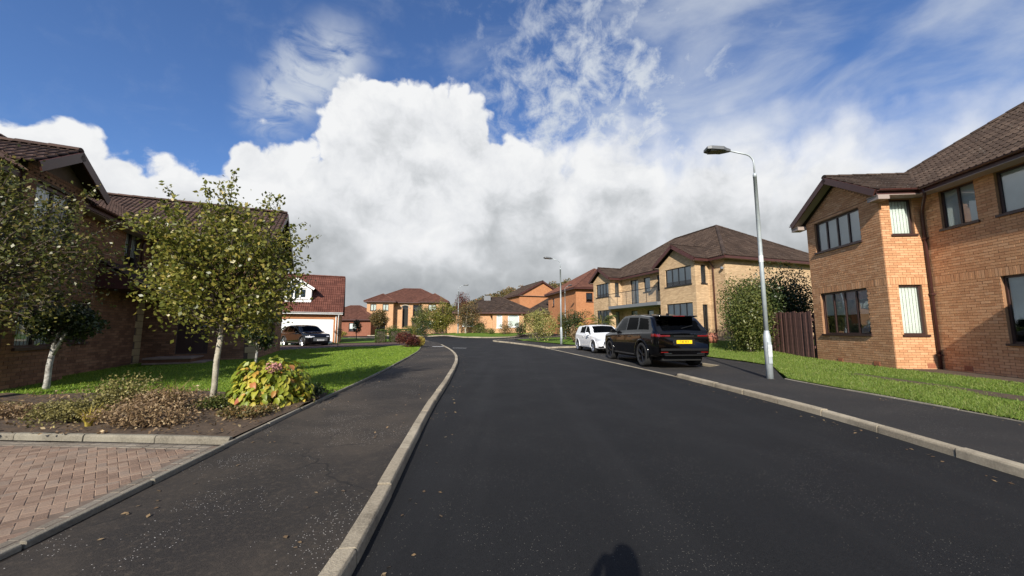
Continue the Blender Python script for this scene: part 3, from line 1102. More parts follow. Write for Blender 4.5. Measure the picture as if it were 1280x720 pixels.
def tile_field(poly, ridge_dir, m, parent, limit=0, cover=(.30, .33), name='roof_tile', toward=None, base_name='roof_covering'):
    """Interlocking roll tiles on a planar convex roof slope. poly: 3D corners, first edge = eaves, counter-clockwise from outside."""
    P = [Vector(p) for p in poly]
    s = (P[1] - P[0]).normalized()
    nrm = None
    for k in range(2, len(P)):
        c = s.cross(P[k] - P[0])
        if c.length > 1e-4:
            nrm = c.normalized()
            break
    t = nrm.cross(s)
    if nrm.z < 0:
        nrm, t = -nrm, t
    t = nrm.cross(s)
    if t.z < 0:
        t = -t
    Q = [((p - P[0]).dot(s), (p - P[0]).dot(t)) for p in P]
    smin, smax = min(q[0] for q in Q), max(q[0] for q in Q)
    tmax = max(q[1] for q in Q)
    cw, ch = cover
    prof = [(0, .004), (.05, .030), (.10, .040), (.15, .030), (.20, .004), (.5, .002), (.55, .030), (.60, .040), (.65, .030), (.70, .004), (1.0, .004)]
    prof = [(a * cw, h) for a, h in prof]
    lip = .026
    n = len(prof)

    def tile(a, b, dh):
        V = []
        for a_, h in prof:
            V.append((a + a_ * .995, b, h + lip + dh))
        for a_, h in prof:
            V.append((a + a_ * .995, b + ch * 1.04, h + dh))
        for a_, h in prof:
            V.append((a + a_ * .995, b, h - .004 + dh))
        return V
    F = [(i, i + 1, n + i + 1, n + i) for i in range(n - 1)] + [(2 * n + i, 2 * n + i + 1, i + 1, i) for i in range(n - 1)]
    own, rest = [], MB()
    allt = []
    b = -.05
    while b < tmax:
        a = smin - cw
        while a < smax + cw:
            corners = [(a, b + .06), (a + cw, b + .06), (a + cw, b + ch), (a, b + ch)]
            ins = [inpoly(x, max(y, 1e-3), Q) for x, y in corners]
            if any(ins) or inpoly(a + cw / 2, max(1e-3, b + ch / 2), Q):
                allt.append((a, b, all(ins)))
            a += cw
        b += ch
    M = Matrix(((s.x, t.x, nrm.x, P[0].x), (s.y, t.y, nrm.y, P[0].y), (s.z, t.z, nrm.z, P[0].z), (0, 0, 0, 1)))
    if limit:
        full = [q for q in allt if q[2]]
        full.sort(key=(lambda q: toward(M @ Vector((q[0], q[1], 0)))) if toward else (lambda q: q[1]))
        own = full[:limit]
    ownset = {(q[0], q[1]) for q in own}
    if own:
        mb = MB()
        mb.v = [tuple((M.to_3x3() @ Vector(v))) for v in tile(0, 0, 0)]
        mb.f = F
        tm = mb.mesh('roof_tile', m)
        for a, b, _ in own:
            o = bpy.data.objects.new(name, tm)
            link(o, parent)
            o.location = M @ Vector((a, b, random.uniform(-.003, .003)))
    for a, b, _ in allt:
        if (a, b) in ownset:
            continue
        i = len(rest.v)
        rest.v += tile(a, b, random.uniform(-.003, .003))
        rest.f += [tuple(i + k for k in f) for f in F]
    bm = bmesh.new()
    me = rest.mesh(base_name, m)
    bm.from_mesh(me)
    bpy.data.meshes.remove(me)
    area = sum(Q[i][0] * Q[(i + 1) % len(Q)][1] - Q[(i + 1) % len(Q)][0] * Q[i][1] for i in range(len(Q)))
    for i in range(len(Q)):
        a, c = Vector((*Q[i], 0)), Vector((*Q[(i + 1) % len(Q)], 0))
        e = c - a
        if abs(e.y) < 1e-4 and a.y < 1e-3:
            continue
        out = Vector((e.y, -e.x, 0)) * (1 if area > 0 else -1)
        bmesh.ops.bisect_plane(bm, geom=bm.verts[:] + bm.edges[:] + bm.faces[:], plane_co=a, plane_no=out, clear_outer=True)
    # the deck under the tiles
    dv = [bm.verts.new((q[0], q[1], -.01)) for q in Q]
    bm.faces.new(dv)
    me = bpy.data.meshes.new(base_name)
    bm.to_mesh(me)
    bm.free()
    me.materials.append(m)
    me.transform(M)
    o = bpy.data.objects.new(base_name, me)
    link(o, parent)
    o['kind'] = 'stuff'
    return o


def ridge_caps(p0, p1, m, parent, r=.11, name='ridge_tile', joined=True):
    p0, p1 = Vector(p0), Vector(p1)
    L = (p1 - p0).length
    n = max(1, int(L / .42))
    mb = MB()
    d = (p1 - p0) / L
    side = Vector((0, 0, 1)).cross(d).normalized()
    up = d.cross(side)
    for k in range(n):
        a, b = p0 + d * (L * k / n), p0 + d * (L * (k + .98) / n)
        i = len(mb.v)
        for q, rr in ((a, r * 1.08), (b, r * .95)):
            for j in range(7):
                an = math.pi * j / 6
                mb.v.append(tuple(q + side * math.cos(an) * rr + up * (math.sin(an) * rr * .8 - .03)))
        for j in range(6):
            mb.f.append((i + j, i + j + 1, i + 7 + j + 1, i + 7 + j))
        mb.f.append(tuple(i + j for j in range(7)))
        mb.f.append(tuple(i + 13 - j for j in range(7)))
    return mb.build(name, m, parent)


def beam(p0, p1, h, t, m, parent, name='fascia', up=(0, 0, 1), out=None):
    """A board from p0 to p1: h downwards from the line, t thick."""
    p0, p1 = Vector(p0), Vector(p1)
    d = (p1 - p0).normalized()
    side = d.cross(Vector(up)).normalized()
    u = side.cross(d).normalized()
    mb = MB()
    for p in (p0, p1):
        mb.v += [tuple(p - side * t / 2), tuple(p + side * t / 2), tuple(p + side * t / 2 - u * h), tuple(p - side * t / 2 - u * h)]
    mb.f = [(0, 1, 5, 4), (1, 2, 6, 5), (2, 3, 7, 6), (3, 0, 4, 7), (3, 2, 1, 0), (4, 5, 6, 7)]
    return mb.build(name, m, parent)


def gutter(p0, p1, m, parent, r=.055):
    p0, p1 = Vector(p0), Vector(p1)
    d = (p1 - p0).normalized()
    side = Vector((0, 0, 1)).cross(d).normalized()
    mb = MB()
    for p in (p0, p1):
        for j in range(7):
            an = math.pi + math.pi * j / 6
            mb.v.append(tuple(p + side * math.cos(an) * r + Vector((0, 0, 1)) * math.sin(an) * r))
        for j in range(7):
            an = 2 * math.pi - math.pi * j / 6
            mb.v.append(tuple(p + side * math.cos(an) * r * .8 + Vector((0, 0, 1)) * math.sin(an) * r * .8))
    for j in range(13):
        mb.f.append((j, j + 1, 14 + j + 1, 14 + j))
    mb.f.append((13, 0, 14, 27))
    mb.f += [tuple(range(13, -1, -1)), tuple(range(14, 28))]
    return mb.build('gutter', m, parent, smooth=False)


def pipe(pts, m, parent, r=.036):
    o = MB().tube(pts, r, 10).build('downpipe', m, parent, smooth=True)
    return o


CAMV = Vector((0, 0, CAM_H))


# ------------------------------------------------------------------ right house: orange brick with a gabled bay
def house_a():
    rz = R(-4.5)
    H = thing('brick_house', 'orange brick house with gabled two-storey bay at the right edge', 'house', (11.42, 11.35, 0.17), rz)
    inv = Matrix.Translation(H.location) @ Matrix.Rotation(rz, 4, 'Z')
    EV = 5.42                               # eaves above the base
    BW, BD = 3.2, 1.2                       # bay width and projection
    # bay front faces -x; its near corner is the local origin
    fF = frame(0, BW, 0, -1, -1, 0)         # a runs towards the camera
    wins_bay = [(.42, 2.45, 1.12, 2.62), (.42, 2.45, 4.18, 5.30)]
    fR = frame(0, 0, 1, 0, 0, -1)           # return, facing the camera
    wins_ret = [(.30, .95, 1.12, 2.62), (.30, .95, 4.18, 5.30)]
    LM = 8.2
    fM = frame(BD, 0, 0, -1, -1, 0)         # main front towards the camera
    wins_main = [(.55, 1.45, 4.18, 5.30), (1.92, 3.3, 4.18, 5.30), (1.75, 3.5, .92, 2.62)]
    sold = (2.625,)
    wl = wall('wall', fF, BW, -.3, EV, wins_bay, MORTAR_A, H)
    wr = wall('wall', fR, BD, -.3, EV, wins_ret, MORTAR_A, H)
    wm = wall('wall', fM, LM, -.3, EV, wins_main, MORTAR_A, H)
    # gable triangle over the bay
    AP = 1.12
    MB().quad(fF(0, EV, 0), fF(BW, EV, 0), fF(BW / 2, EV + AP - .10, 0)).build('gable', MORTAR_A, wl)
    near = lambda fr: (lambda q: (inv @ Vector(fr((q[0] + q[1]) / 2, (q[2] + q[3]) / 2, 0)) - CAMV).length)
    bm_ = brick_list(LM, -.225, EV, wins_main, soldier=sold)
    bm_ = [q for q in bm_ if q[0] < 5.4]
    vis = [q for q in bm_ if q[0] < 1.95 and q[2] < 3.9]
    vs0 = set(vis)
    oth = [q for q in bm_ if q not in vs0]
    rm = lay_bricks(fM, vis, BRICK_A, wm, 300, toward=near(fM))
    r2 = lay_bricks(fM, oth, BRICK_A, wm, 0)
    o = len(rm.v); rm.v += r2.v; rm.f += [tuple(o + k for k in f) for f in r2.f]
    tag(rm.build('bricks', BRICK_A, wm), kind='stuff')
    tag(lay_bricks(fR, brick_list(BD, -.225, EV, wins_ret, soldier=sold), BRICK_A, wr, 0).build('bricks', BRICK_A, wr), kind='stuff')
    bb = brick_list(BW, -.225, EV, wins_bay, soldier=sold)
    gb = [(max(a0, .0), a1, b0, b1) for a0, a1, b0, b1 in brick_list(BW, EV + .005, EV + AP, []) if (b1 - EV) < AP * (1 - abs((a0 + a1) / 2 - BW / 2) / (BW / 2)) - .12]
    tag(lay_bricks(fF, bb + gb, BRICK_A, wl, 0).build('bricks', BRICK_A, wl), kind='stuff')
    # quoin return of the far side of the bay and the far end wall
    fE = frame(13, BW + .02, -1, 0, 0, 1)
    wall('wall', frame(BD + 9, BW, -1, 0, 0, 1), BD + 9, -.3, EV, [], MORTAR_A, H)
    # vents
    for fr, aa in ((fF, (1.1, 2.55)), (fR, (.95,)), (fM, (.75, 2.6))):
        for a in aa:
            v = MB().obox(fr, a - .11, a + .11, .14, .285, 0, .014)
            for k in range(5):
                v.obox(fr, a - .10 + k * .042, a - .10 + k * .042 + .024, .16, .265, .014, .02)
            v.build('air_vent', mat('vent_terracotta', (.32, .12, .06), .8), H)
    for q in wins_bay:
        window(H, fF, *q, n=4, blind='sheet' if q[2] > 2 else .45)
    for q in wins_ret:
        window(H, fR, *q, n=1)
    for i, q in enumerate(wins_main):
        window(H, fM, *q, n=2, blind='sheet' if i < 2 else .35)
    # bay roof: ridge runs back into the main roof
    ov, g = .38, .34
    pt = .606
    hz = 5.50 + ov * .606
    y0, y1, ym = -ov, BW + ov, BW / 2
    ze = hz - ov * pt
    zr = hz + (BW / 2) * pt
    EVm = hz
    mp = .72                                # main roof pitch (rise over run)
    xe = BD - ov                            # main eaves line
    zm = 5.50
    xr = BD + 4.4
    zt = zm + (xr - xe) * mp
    xv = xe + (zr - zm) / mp                # where the bay ridge meets the main slope
    xe0 = xe + max(0, (ze - zm) / mp)
    roof = bpy.data.objects.new('roof', None)
    link(roof, H)
    near_t = lambda p: (inv @ p - CAMV).length
    tile_field([(-g, y0, ze), (xe0, y0, ze), (xv, ym, zr), (-g, ym, zr)], None, TILE_A, roof, 60, toward=near_t)
    tile_field([(xe0, y1, ze), (-g, y1, ze), (-g, ym, zr), (xv, ym, zr)], None, TILE_A, roof)
    ridge_caps((-g - .02, ym, zr + .03), (xv, ym, zr + .03), TILE_A, roof)
    # main roof: hipped at the far end
    yend = BW + .55
    L = LM + .4
    tile_field([(xe, yend, zm), (xe, -L, zm), (xr, -L, zt), (xr, yend - (xr - xe) * .92, zt)], None, TILE_A, roof, 240, toward=near_t)
    tile_field([(2 * xr - xe, yend, zm), (xe, yend, zm), (xr, yend - (xr - xe) * .92, zt)], None, TILE_A, roof)
    tile_field([(2 * xr - xe, -L, zm), (2 * xr - xe, yend, zm), (xr, yend - (xr - xe) * .92, zt), (xr, -L, zt)], None, TILE_A, roof)
    ridge_caps((xe, yend, zm + .03), (xr, yend - (xr - xe) * .92, zt + .05), TILE_A, roof)
    ridge_caps((xr, yend - (xr - xe) * .92, zt + .05), (xr, -L, zt + .05), TILE_A, roof)
    # barge boards, fascias, soffits, gutters
    for ya, sgn in ((y0, 1), (y1, -1)):
        beam((-g - .02, ya, ze + .0), (-g - .02, ym, zr), .20, .035, FASCIA, H, 'barge_board')
        so = MB().quad((-g, ya, ze - .12), (0, ya, ze - .12), (0, ym, zr - .14), (-g, ym, zr - .14))
        so.build('soffit', SOFFIT, H)
        beam((-g, ya + sgn * .02, ze - .01), (xe0 + .05, ya + sgn * .02, ze - .01), .16, .03, FASCIA, H)
        gutter((-g, ya - sgn * .06, ze - .02), (xe0 + .05, ya - sgn * .06, ze - .02), FASCIA, H)
        MB().box(-g, BD, min(ya, ya + sgn * ov), max(ya, ya + sgn * ov), ze - .18, ze - .16).build('soffit', SOFFIT, H)
    mbx = MB().box(-g + .02, .0, -ov - .01, -.0, ze - .30, ze - .165)
    mbx.build('box_end', SOFFIT, H)
    MB().box(-g + .02, .0, BW, BW + ov + .01, ze - .30, ze - .165).build('box_end', SOFFIT, H)
    beam((xe + .02, y0 - .02, zm - .01), (xe + .02, -L, zm - .01), .17, .03, FASCIA, H)
    gutter((xe - .06, y0 - .1, zm - .02), (xe - .06, -L, zm - .02), FASCIA, H)
    MB().box(xe, BD, -L, y0, zm - .19, zm - .17).build('soffit', SOFFIT, H)
    pipe([(xe - .02, -.55, zm - .06), (xe + .05, -.50, zm - .28), (BD - .09, -.12, zm - .62), (BD - .06, -.075, zm - .75), (BD - .06, -.075, -.1)], FASCIA, H, .038)
    for z in (.5, 2.3, 4.0):
        MB().box(BD - .11, BD, -.135, -.02, z, z + .05).build('pipe_clip', FASCIA, H)
    # porch canopy and step rail just towards the camera along the front
    cn = MB()
    y_a, y_b = -7.4, -4.25
    cn.v = [(BD - .85, y_a, 3.05), (BD - .85, y_b, 3.05), (BD, y_b, 3.55), (BD, y_a, 3.55), (BD - .85, y_a, 2.9), (BD - .85, y_b, 2.9), (BD, y_b, 2.9), (BD, y_a, 2.9)]
    cn.f = [(0, 1, 2, 3), (0, 4, 5, 1), (1, 5, 6, 2), (0, 3, 7, 4), (4, 7, 6, 5)]
    cn.build('porch_canopy', TILE_A, H)
    rl = MB()
    rl.tube([(BD - .75, -3.3, .25), (BD - .75, -4.0, 1.0), (BD - .75, -5.8, 1.35)], .02, 6)
    for yy in (-3.4, -4.0, -4.6, -5.2, -5.8):
        rl.tube([(BD - .75, yy, -.05), (BD - .75, yy, 1.0 if yy < -3.7 else .35)], .016, 6)
    rl.build('step_rail', BLACKFRAME, H)
    return H


HA = house_a()


# ------------------------------------------------------------------ left house: red-brown brick, in shade
def house_g():
    rz = R(23)
    H = thing('brick_house', 'dark red-brown brick house in shade behind the left trees', 'house', (-11.52, 10.46, .07), rz)
    inv = Matrix.Translation(H.location) @ Matrix.Rotation(rz, 4, 'Z')
    EV = 4.72
    T0 = -4.6                                # near end of main front (towards the camera)
    TW, WN = 2.5, 3.3                        # wing: its camera-facing wall at y = TW, projecting to x = WN
    fM = frame(0, T0, 0, 1, 1, 0)            # main front faces +x
    wm_ops = [(3.0, 4.2, 1.05, 2.1), (5.55, 6.45, 3.35, 4.45)]
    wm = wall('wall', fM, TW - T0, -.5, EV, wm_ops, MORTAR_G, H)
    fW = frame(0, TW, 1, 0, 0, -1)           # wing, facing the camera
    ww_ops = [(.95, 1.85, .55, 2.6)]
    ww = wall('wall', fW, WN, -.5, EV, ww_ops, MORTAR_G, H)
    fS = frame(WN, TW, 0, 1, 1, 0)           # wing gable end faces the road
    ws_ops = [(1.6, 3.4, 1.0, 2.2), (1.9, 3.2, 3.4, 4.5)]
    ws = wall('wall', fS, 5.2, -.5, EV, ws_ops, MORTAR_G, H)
    RZ = EV + .06 + 2.6 * .70
    MB().quad(fS(0, EV, 0), fS(5.2, EV, 0), fS(2.6, RZ - .1, 0)).build('gable', MORTAR_G, ws)
    near = lambda fr: (lambda q: (inv @ Vector(fr((q[0] + q[1]) / 2, (q[2] + q[3]) / 2, 0)) - CAMV).length)
    bl = [q for q in brick_list(TW - T0, -.3, EV, wm_ops + [(TW - T0 - .47, TW - T0, -.5, 2.75)], soldier=()) if q[0] > .6]
    low = [q for q in bl if q[2] < 1.3 and q[0] > 1.6]
    lowset = set(low)
    hi = [q for q in bl if q not in lowset]
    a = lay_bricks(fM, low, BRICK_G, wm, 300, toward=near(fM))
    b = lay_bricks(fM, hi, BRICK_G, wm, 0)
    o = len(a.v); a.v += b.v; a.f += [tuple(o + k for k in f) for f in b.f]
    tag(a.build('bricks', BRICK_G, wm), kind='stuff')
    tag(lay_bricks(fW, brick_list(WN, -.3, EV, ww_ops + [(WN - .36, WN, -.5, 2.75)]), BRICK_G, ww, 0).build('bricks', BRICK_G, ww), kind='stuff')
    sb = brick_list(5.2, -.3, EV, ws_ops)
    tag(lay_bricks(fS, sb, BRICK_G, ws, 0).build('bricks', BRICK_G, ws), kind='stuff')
    # sandstone quoins at the end of the main front and on the wing corner
    z = -.15
    k = 0
    while z < 2.7:
        wd = .46 if k % 2 else .34
        MB().obox(fM, TW - T0 - wd - .02, TW - T0 - .02, z + .006, z + .219, -.01, .03).build('quoin_stone', STONE, wm, bevel=.008)
        MB().obox(fW, WN - (.34 if k % 2 else .24), WN + .03, z + .006, z + .219, -.01, .03).build('quoin_stone', STONE, ww, bevel=.008)
        z += .225
        k += 1
    for q in wm_ops:
        window(H, fM, *q, n=2 if q[1] - q[0] < 1.3 else 3, blind=.3)
    for q in ws_ops:
        window(H, fS, *q, n=3, blind='sheet')
    # entrance door, steps up to it
    dr = MB().obox(fW, .95, 1.85, .55, 2.6, -.10, -.05)
    for (c0, c1, d0, d1) in ((1.05, 1.36, .7, 1.4), (1.44, 1.75, .7, 1.4), (1.05, 1.36, 1.55, 2.45), (1.44, 1.75, 1.55, 2.45)):
        dr.obox(fW, c0, c1, d0, d1, -.05, -.035)
    d = dr.build('door', WINFRAME, H)
    MB().tube([fW(1.78, 1.5, -.05), fW(1.78, 1.5, .0), fW(1.66, 1.5, .0)], .012, 6).build('handle', GALV, d)
    stepm = mat('step_slab', (.30, .22, .17), .9, col2=(.22, .16, .12), scale=5)
    for i in range(4):
        s = MB().box(.55, 1.75 + (3 - i) * .30, TW - 1.15, TW - .03, -.4, -.02 + .15 * i)
        st = s.build('step', BRICK_G, H)
        MB().box(.55, 1.78 + (3 - i) * .30, TW - 1.19, TW - .035, -.018 + .15 * i, .03 + .15 * i).build('tread', stepm, st)
    # lean-to canopy
    c = MB()
    c.v = [(1.0, -.3, 2.62), (1.0, TW - .03, 2.62), (.02, TW - .03, 3.25), (.02, -.3, 3.25), (1.0, -.3, 2.5), (1.0, TW - .03, 2.5), (.02, TW - .03, 2.5), (.02, -.3, 2.5)]
    c.f = [(0, 1, 2, 3), (0, 4, 5, 1), (1, 5, 6, 2), (0, 3, 7, 4), (4, 7, 6, 5)]
    cc = c.build('porch_canopy', FASCIA, H)
    tile_field([(1.04, -.34, 2.64), (1.04, TW - .04, 2.64), (.03, TW - .04, 3.29), (.03, -.34, 3.29)], None, TILE_G, cc, base_name='canopy_covering')
    gutter((1.09, -.34, 2.62), (1.09, TW - .04, 2.62), mat('pale_gutter', (.5, .48, .45), .5), cc)
    # roofs
    roof = bpy.data.objects.new('roof', None)
    link(roof, H)
    ov, pt = .35, .70
    hz = EV + .06
    near_t = lambda p: (inv @ p - CAMV).length
    xe, ze = ov, hz - ov * pt
    xr = -2.6
    zr = hz + 2.6 * pt
    # wing ridge along x at y = TW + 2.6, the same height
    yr = TW + 2.6
    ywe = TW - ov
    gx = WN + .32
    # main front slope (meets the wing's near slope in a valley from (xe, ywe) to (xr, yr))
    tile_field([(xe, T0 - .3, ze), (xe, ywe, ze), (xr, yr, zr), (xr, T0 - .3, zr)], None, TILE_G, roof, 140, toward=near_t)
    tile_field([(xe, ywe, ze), (gx, ywe, ze), (gx, yr, zr), (xr, yr, zr)], None, TILE_G, roof, 160, toward=near_t)
    tile_field([(gx, yr + 2.6 + ov, ze), (xr - 3, yr + 2.6 + ov, ze), (xr - 3, yr, zr), (gx, yr, zr)], None, TILE_G, roof)
    tile_field([(2 * xr - xe, yr, ze), (2 * xr - xe, T0 - .3, ze), (xr, T0 - .3, zr), (xr, yr, zr)], None, TILE_G, roof)
    ridge_caps((xr, T0 - .3, zr + .05), (xr, yr, zr + .05), TILE_G, roof)
    ridge_caps((xr, yr, zr + .05), (gx, yr, zr + .05), TILE_G, roof)
    # little gable over the front bay
    gy, gw = -2.8, 1.0
    gp = .40
    gxx = gp + .3
    ap = hz + gw * .60
    xin = -(ap - hz) / pt
    fg = frame(gp, gy - gw + .1, 0, 1, 1, 0)
    ops = [(.3, 1.5, 3.3, 4.45), (.3, 1.5, 1.0, 2.2)]
    wb = wall('wall', fg, 2 * gw - .2, -.5, EV, ops, MORTAR_G, H)
    MB().quad(fg(0, EV, 0), fg(2 * gw - .2, EV, 0), fg(gw - .1, ap - .12, 0)).build('gable', MORTAR_G, wb)
    tag(lay_bricks(fg, brick_list(2 * gw - .2, -.3, EV, ops), BRICK_G, wb, 0).build('bricks', BRICK_G, wb), kind='stuff')
    for s in (-1, 1):
        yy = gy + s * (gw - .1)
        MB().quad((0, yy, -.5), (gp, yy, -.5), (gp, yy, EV), (0, yy, EV)).build('return', MORTAR_G, wb)
    for q in ops:
        window(H, fg, *q, n=2, blind='sheet')
    zg = ap - (gw + .2) * .60
    xi = xe - 0.0
    tile_field([(xi, gy - gw - .2, zg), (gxx, gy - gw - .2, zg), (gxx, gy, ap), (xin, gy, ap)], None, TILE_G, roof)
    tile_field([(gxx, gy + gw + .2, zg), (xi, gy + gw + .2, zg), (xin, gy, ap), (gxx, gy, ap)], None, TILE_G, roof)
    ridge_caps((xin, gy, ap + .04), (gxx, gy, ap + .04), TILE_G, roof)
    for s in (-1, 1):
        beam((gxx + .02, gy + s * (gw + .2), zg), (gxx + .02, gy, ap), .2, .035, FASCIA, H, 'barge_board')
    beam((xe - .02, T0, ze), (xe - .02, ywe, ze), .17, .03, FASCIA, H)
    gutter((xe + .05, T0, ze - .02), (xe + .05, gy - gw - .25, ze - .02), FASCIA, H)
    gutter((xe + .05, gy + gw + .25, ze - .02), (xe + .05, ywe - .02, ze - .02), FASCIA, H)
    gutter((xe + .06, ywe - .05, ze - .02), (gx, ywe - .05, ze - .02), MATS['pale_gutter'], H)
    beam((xe, ywe + .02, ze), (gx, ywe + .02, ze), .17, .03, FASCIA, H)
    for yy in (ywe, yr + 2.6 + ov):
        beam((gx + .02, yy, ze), (gx + .02, yr, zr), .2, .035, FASCIA, H, 'barge_board')
    MB().box(0, xe - .04, T0, ywe, ze - .19, ze - .17).build('soffit', SOFFIT, H)
    MB().box(0, gx, ywe + .04, TW, ze - .19, ze - .17).build('soffit', SOFFIT, H)
    pipe([(.1, 1.9, ze - .1), (.06, 1.9, ze - .4), (.06, 1.9, 3.2)], FASCIA, H)
    # rear and end walls so that the house is closed
    MB().box(-5.6, -.12, T0, T0 + .1, -.5, EV).build('wall', MORTAR_G, H)
    MB().quad((-.0, T0 - .02, EV), (-5.2, T0 - .02, EV), (-2.6, T0 - .02, RZ)).build('gable', MORTAR_G, H)
    MB().box(-5.6, WN - .12, TW + 5.1, TW + 5.2, -.5, EV).build('wall', MORTAR_G, H)
    return H


HG = house_g()


# ------------------------------------------------------------------ houses further off
def hip_roof(x0, x1, y0, y1, ze, pitch, ov, m, parent, hips=(1, 1), along='y', caps=True, fas=None, roof=None):
    """Hipped or gabled roof over a rectangle; ridge along x or y. hips: at the low and high end of the ridge axis."""
    if roof is None:
        roof = bpy.data.objects.new('roof', None)
        link(roof, parent)
    sw = (lambda p: p) if along == 'y' else (lambda p: (p[1], p[0], p[2]))
    if along == 'x':
        x0, x1, y0, y1 = y0, y1, x0, x1
    X0, X1 = x0 - ov, x1 + ov
    Y0, Y1 = y0 - ov, y1 + ov
    xm = (X0 + X1) / 2
    hw = (X1 - X0) / 2
    zb = ze
    zt = ze + hw * pitch
    a = Y0 + (hw if hips[0] else 0)
    b = Y1 - (hw if hips[1] else 0)
    if b < a:
        a = b = (a + b) / 2
    polys = [[(X1, Y0, zb), (X1, Y1, zb), (xm, b, zt), (xm, a, zt)], [(X0, Y1, zb), (X0, Y0, zb), (xm, a, zt), (xm, b, zt)]]
    if hips[0]:
        polys.append([(X0, Y0, zb), (X1, Y0, zb), (xm, a, zt)])
    if hips[1]:
        polys.append([(X1, Y1, zb), (X0, Y1, zb), (xm, b, zt)])
    for P in polys:
        if (Vector(P[-1]) - Vector(P[-2])).length < 1e-3:
            P = P[:-1]
        tile_field([sw(p) for p in P], None, m, roof)
    if b - a > .3:
        ridge_caps(sw((xm, a, zt + .05)), sw((xm, b, zt + .05)), m, roof)
    for hp, yy, e in ((hips[0], Y0, a), (hips[1], Y1, b)):
        if hp:
            ridge_caps(sw((X0, yy, zb + .04)), sw((xm, e, zt + .05)), m, roof)
            ridge_caps(sw((X1, yy, zb + .04)), sw((xm, e, zt + .05)), m, roof)
    f = fas or FASCIA
    for q0, q1 in (((X0, Y0), (X0, Y1)), ((X1, Y0), (X1, Y1))):
        beam(sw((*q0, zb)), sw((*q1, zb)), .18, .04, f, parent)
    for hp, yy in ((hips[0], Y0), (hips[1], Y1)):
        if hp:
            beam(sw((X0, yy, zb)), sw((X1, yy, zb)), .18, .04, f, parent)
        else:
            beam(sw((X0, yy, zb)), sw((xm, yy, zt)), .22, .05, f, parent, 'barge_board')
            beam(sw((X1, yy, zb)), sw((xm, yy, zt)), .22, .05, f, parent, 'barge_board')
    s = MB()
    lo, hi = sw((X0 + .02, Y0 + .02, zb - .16)), sw((X1 - .02, Y1 - .02, zb - .13))
    s.box(lo[0], hi[0], lo[1], hi[1], lo[2], hi[2])
    s.build('soffit', SOFFIT, parent)
    return roof, xm, zt


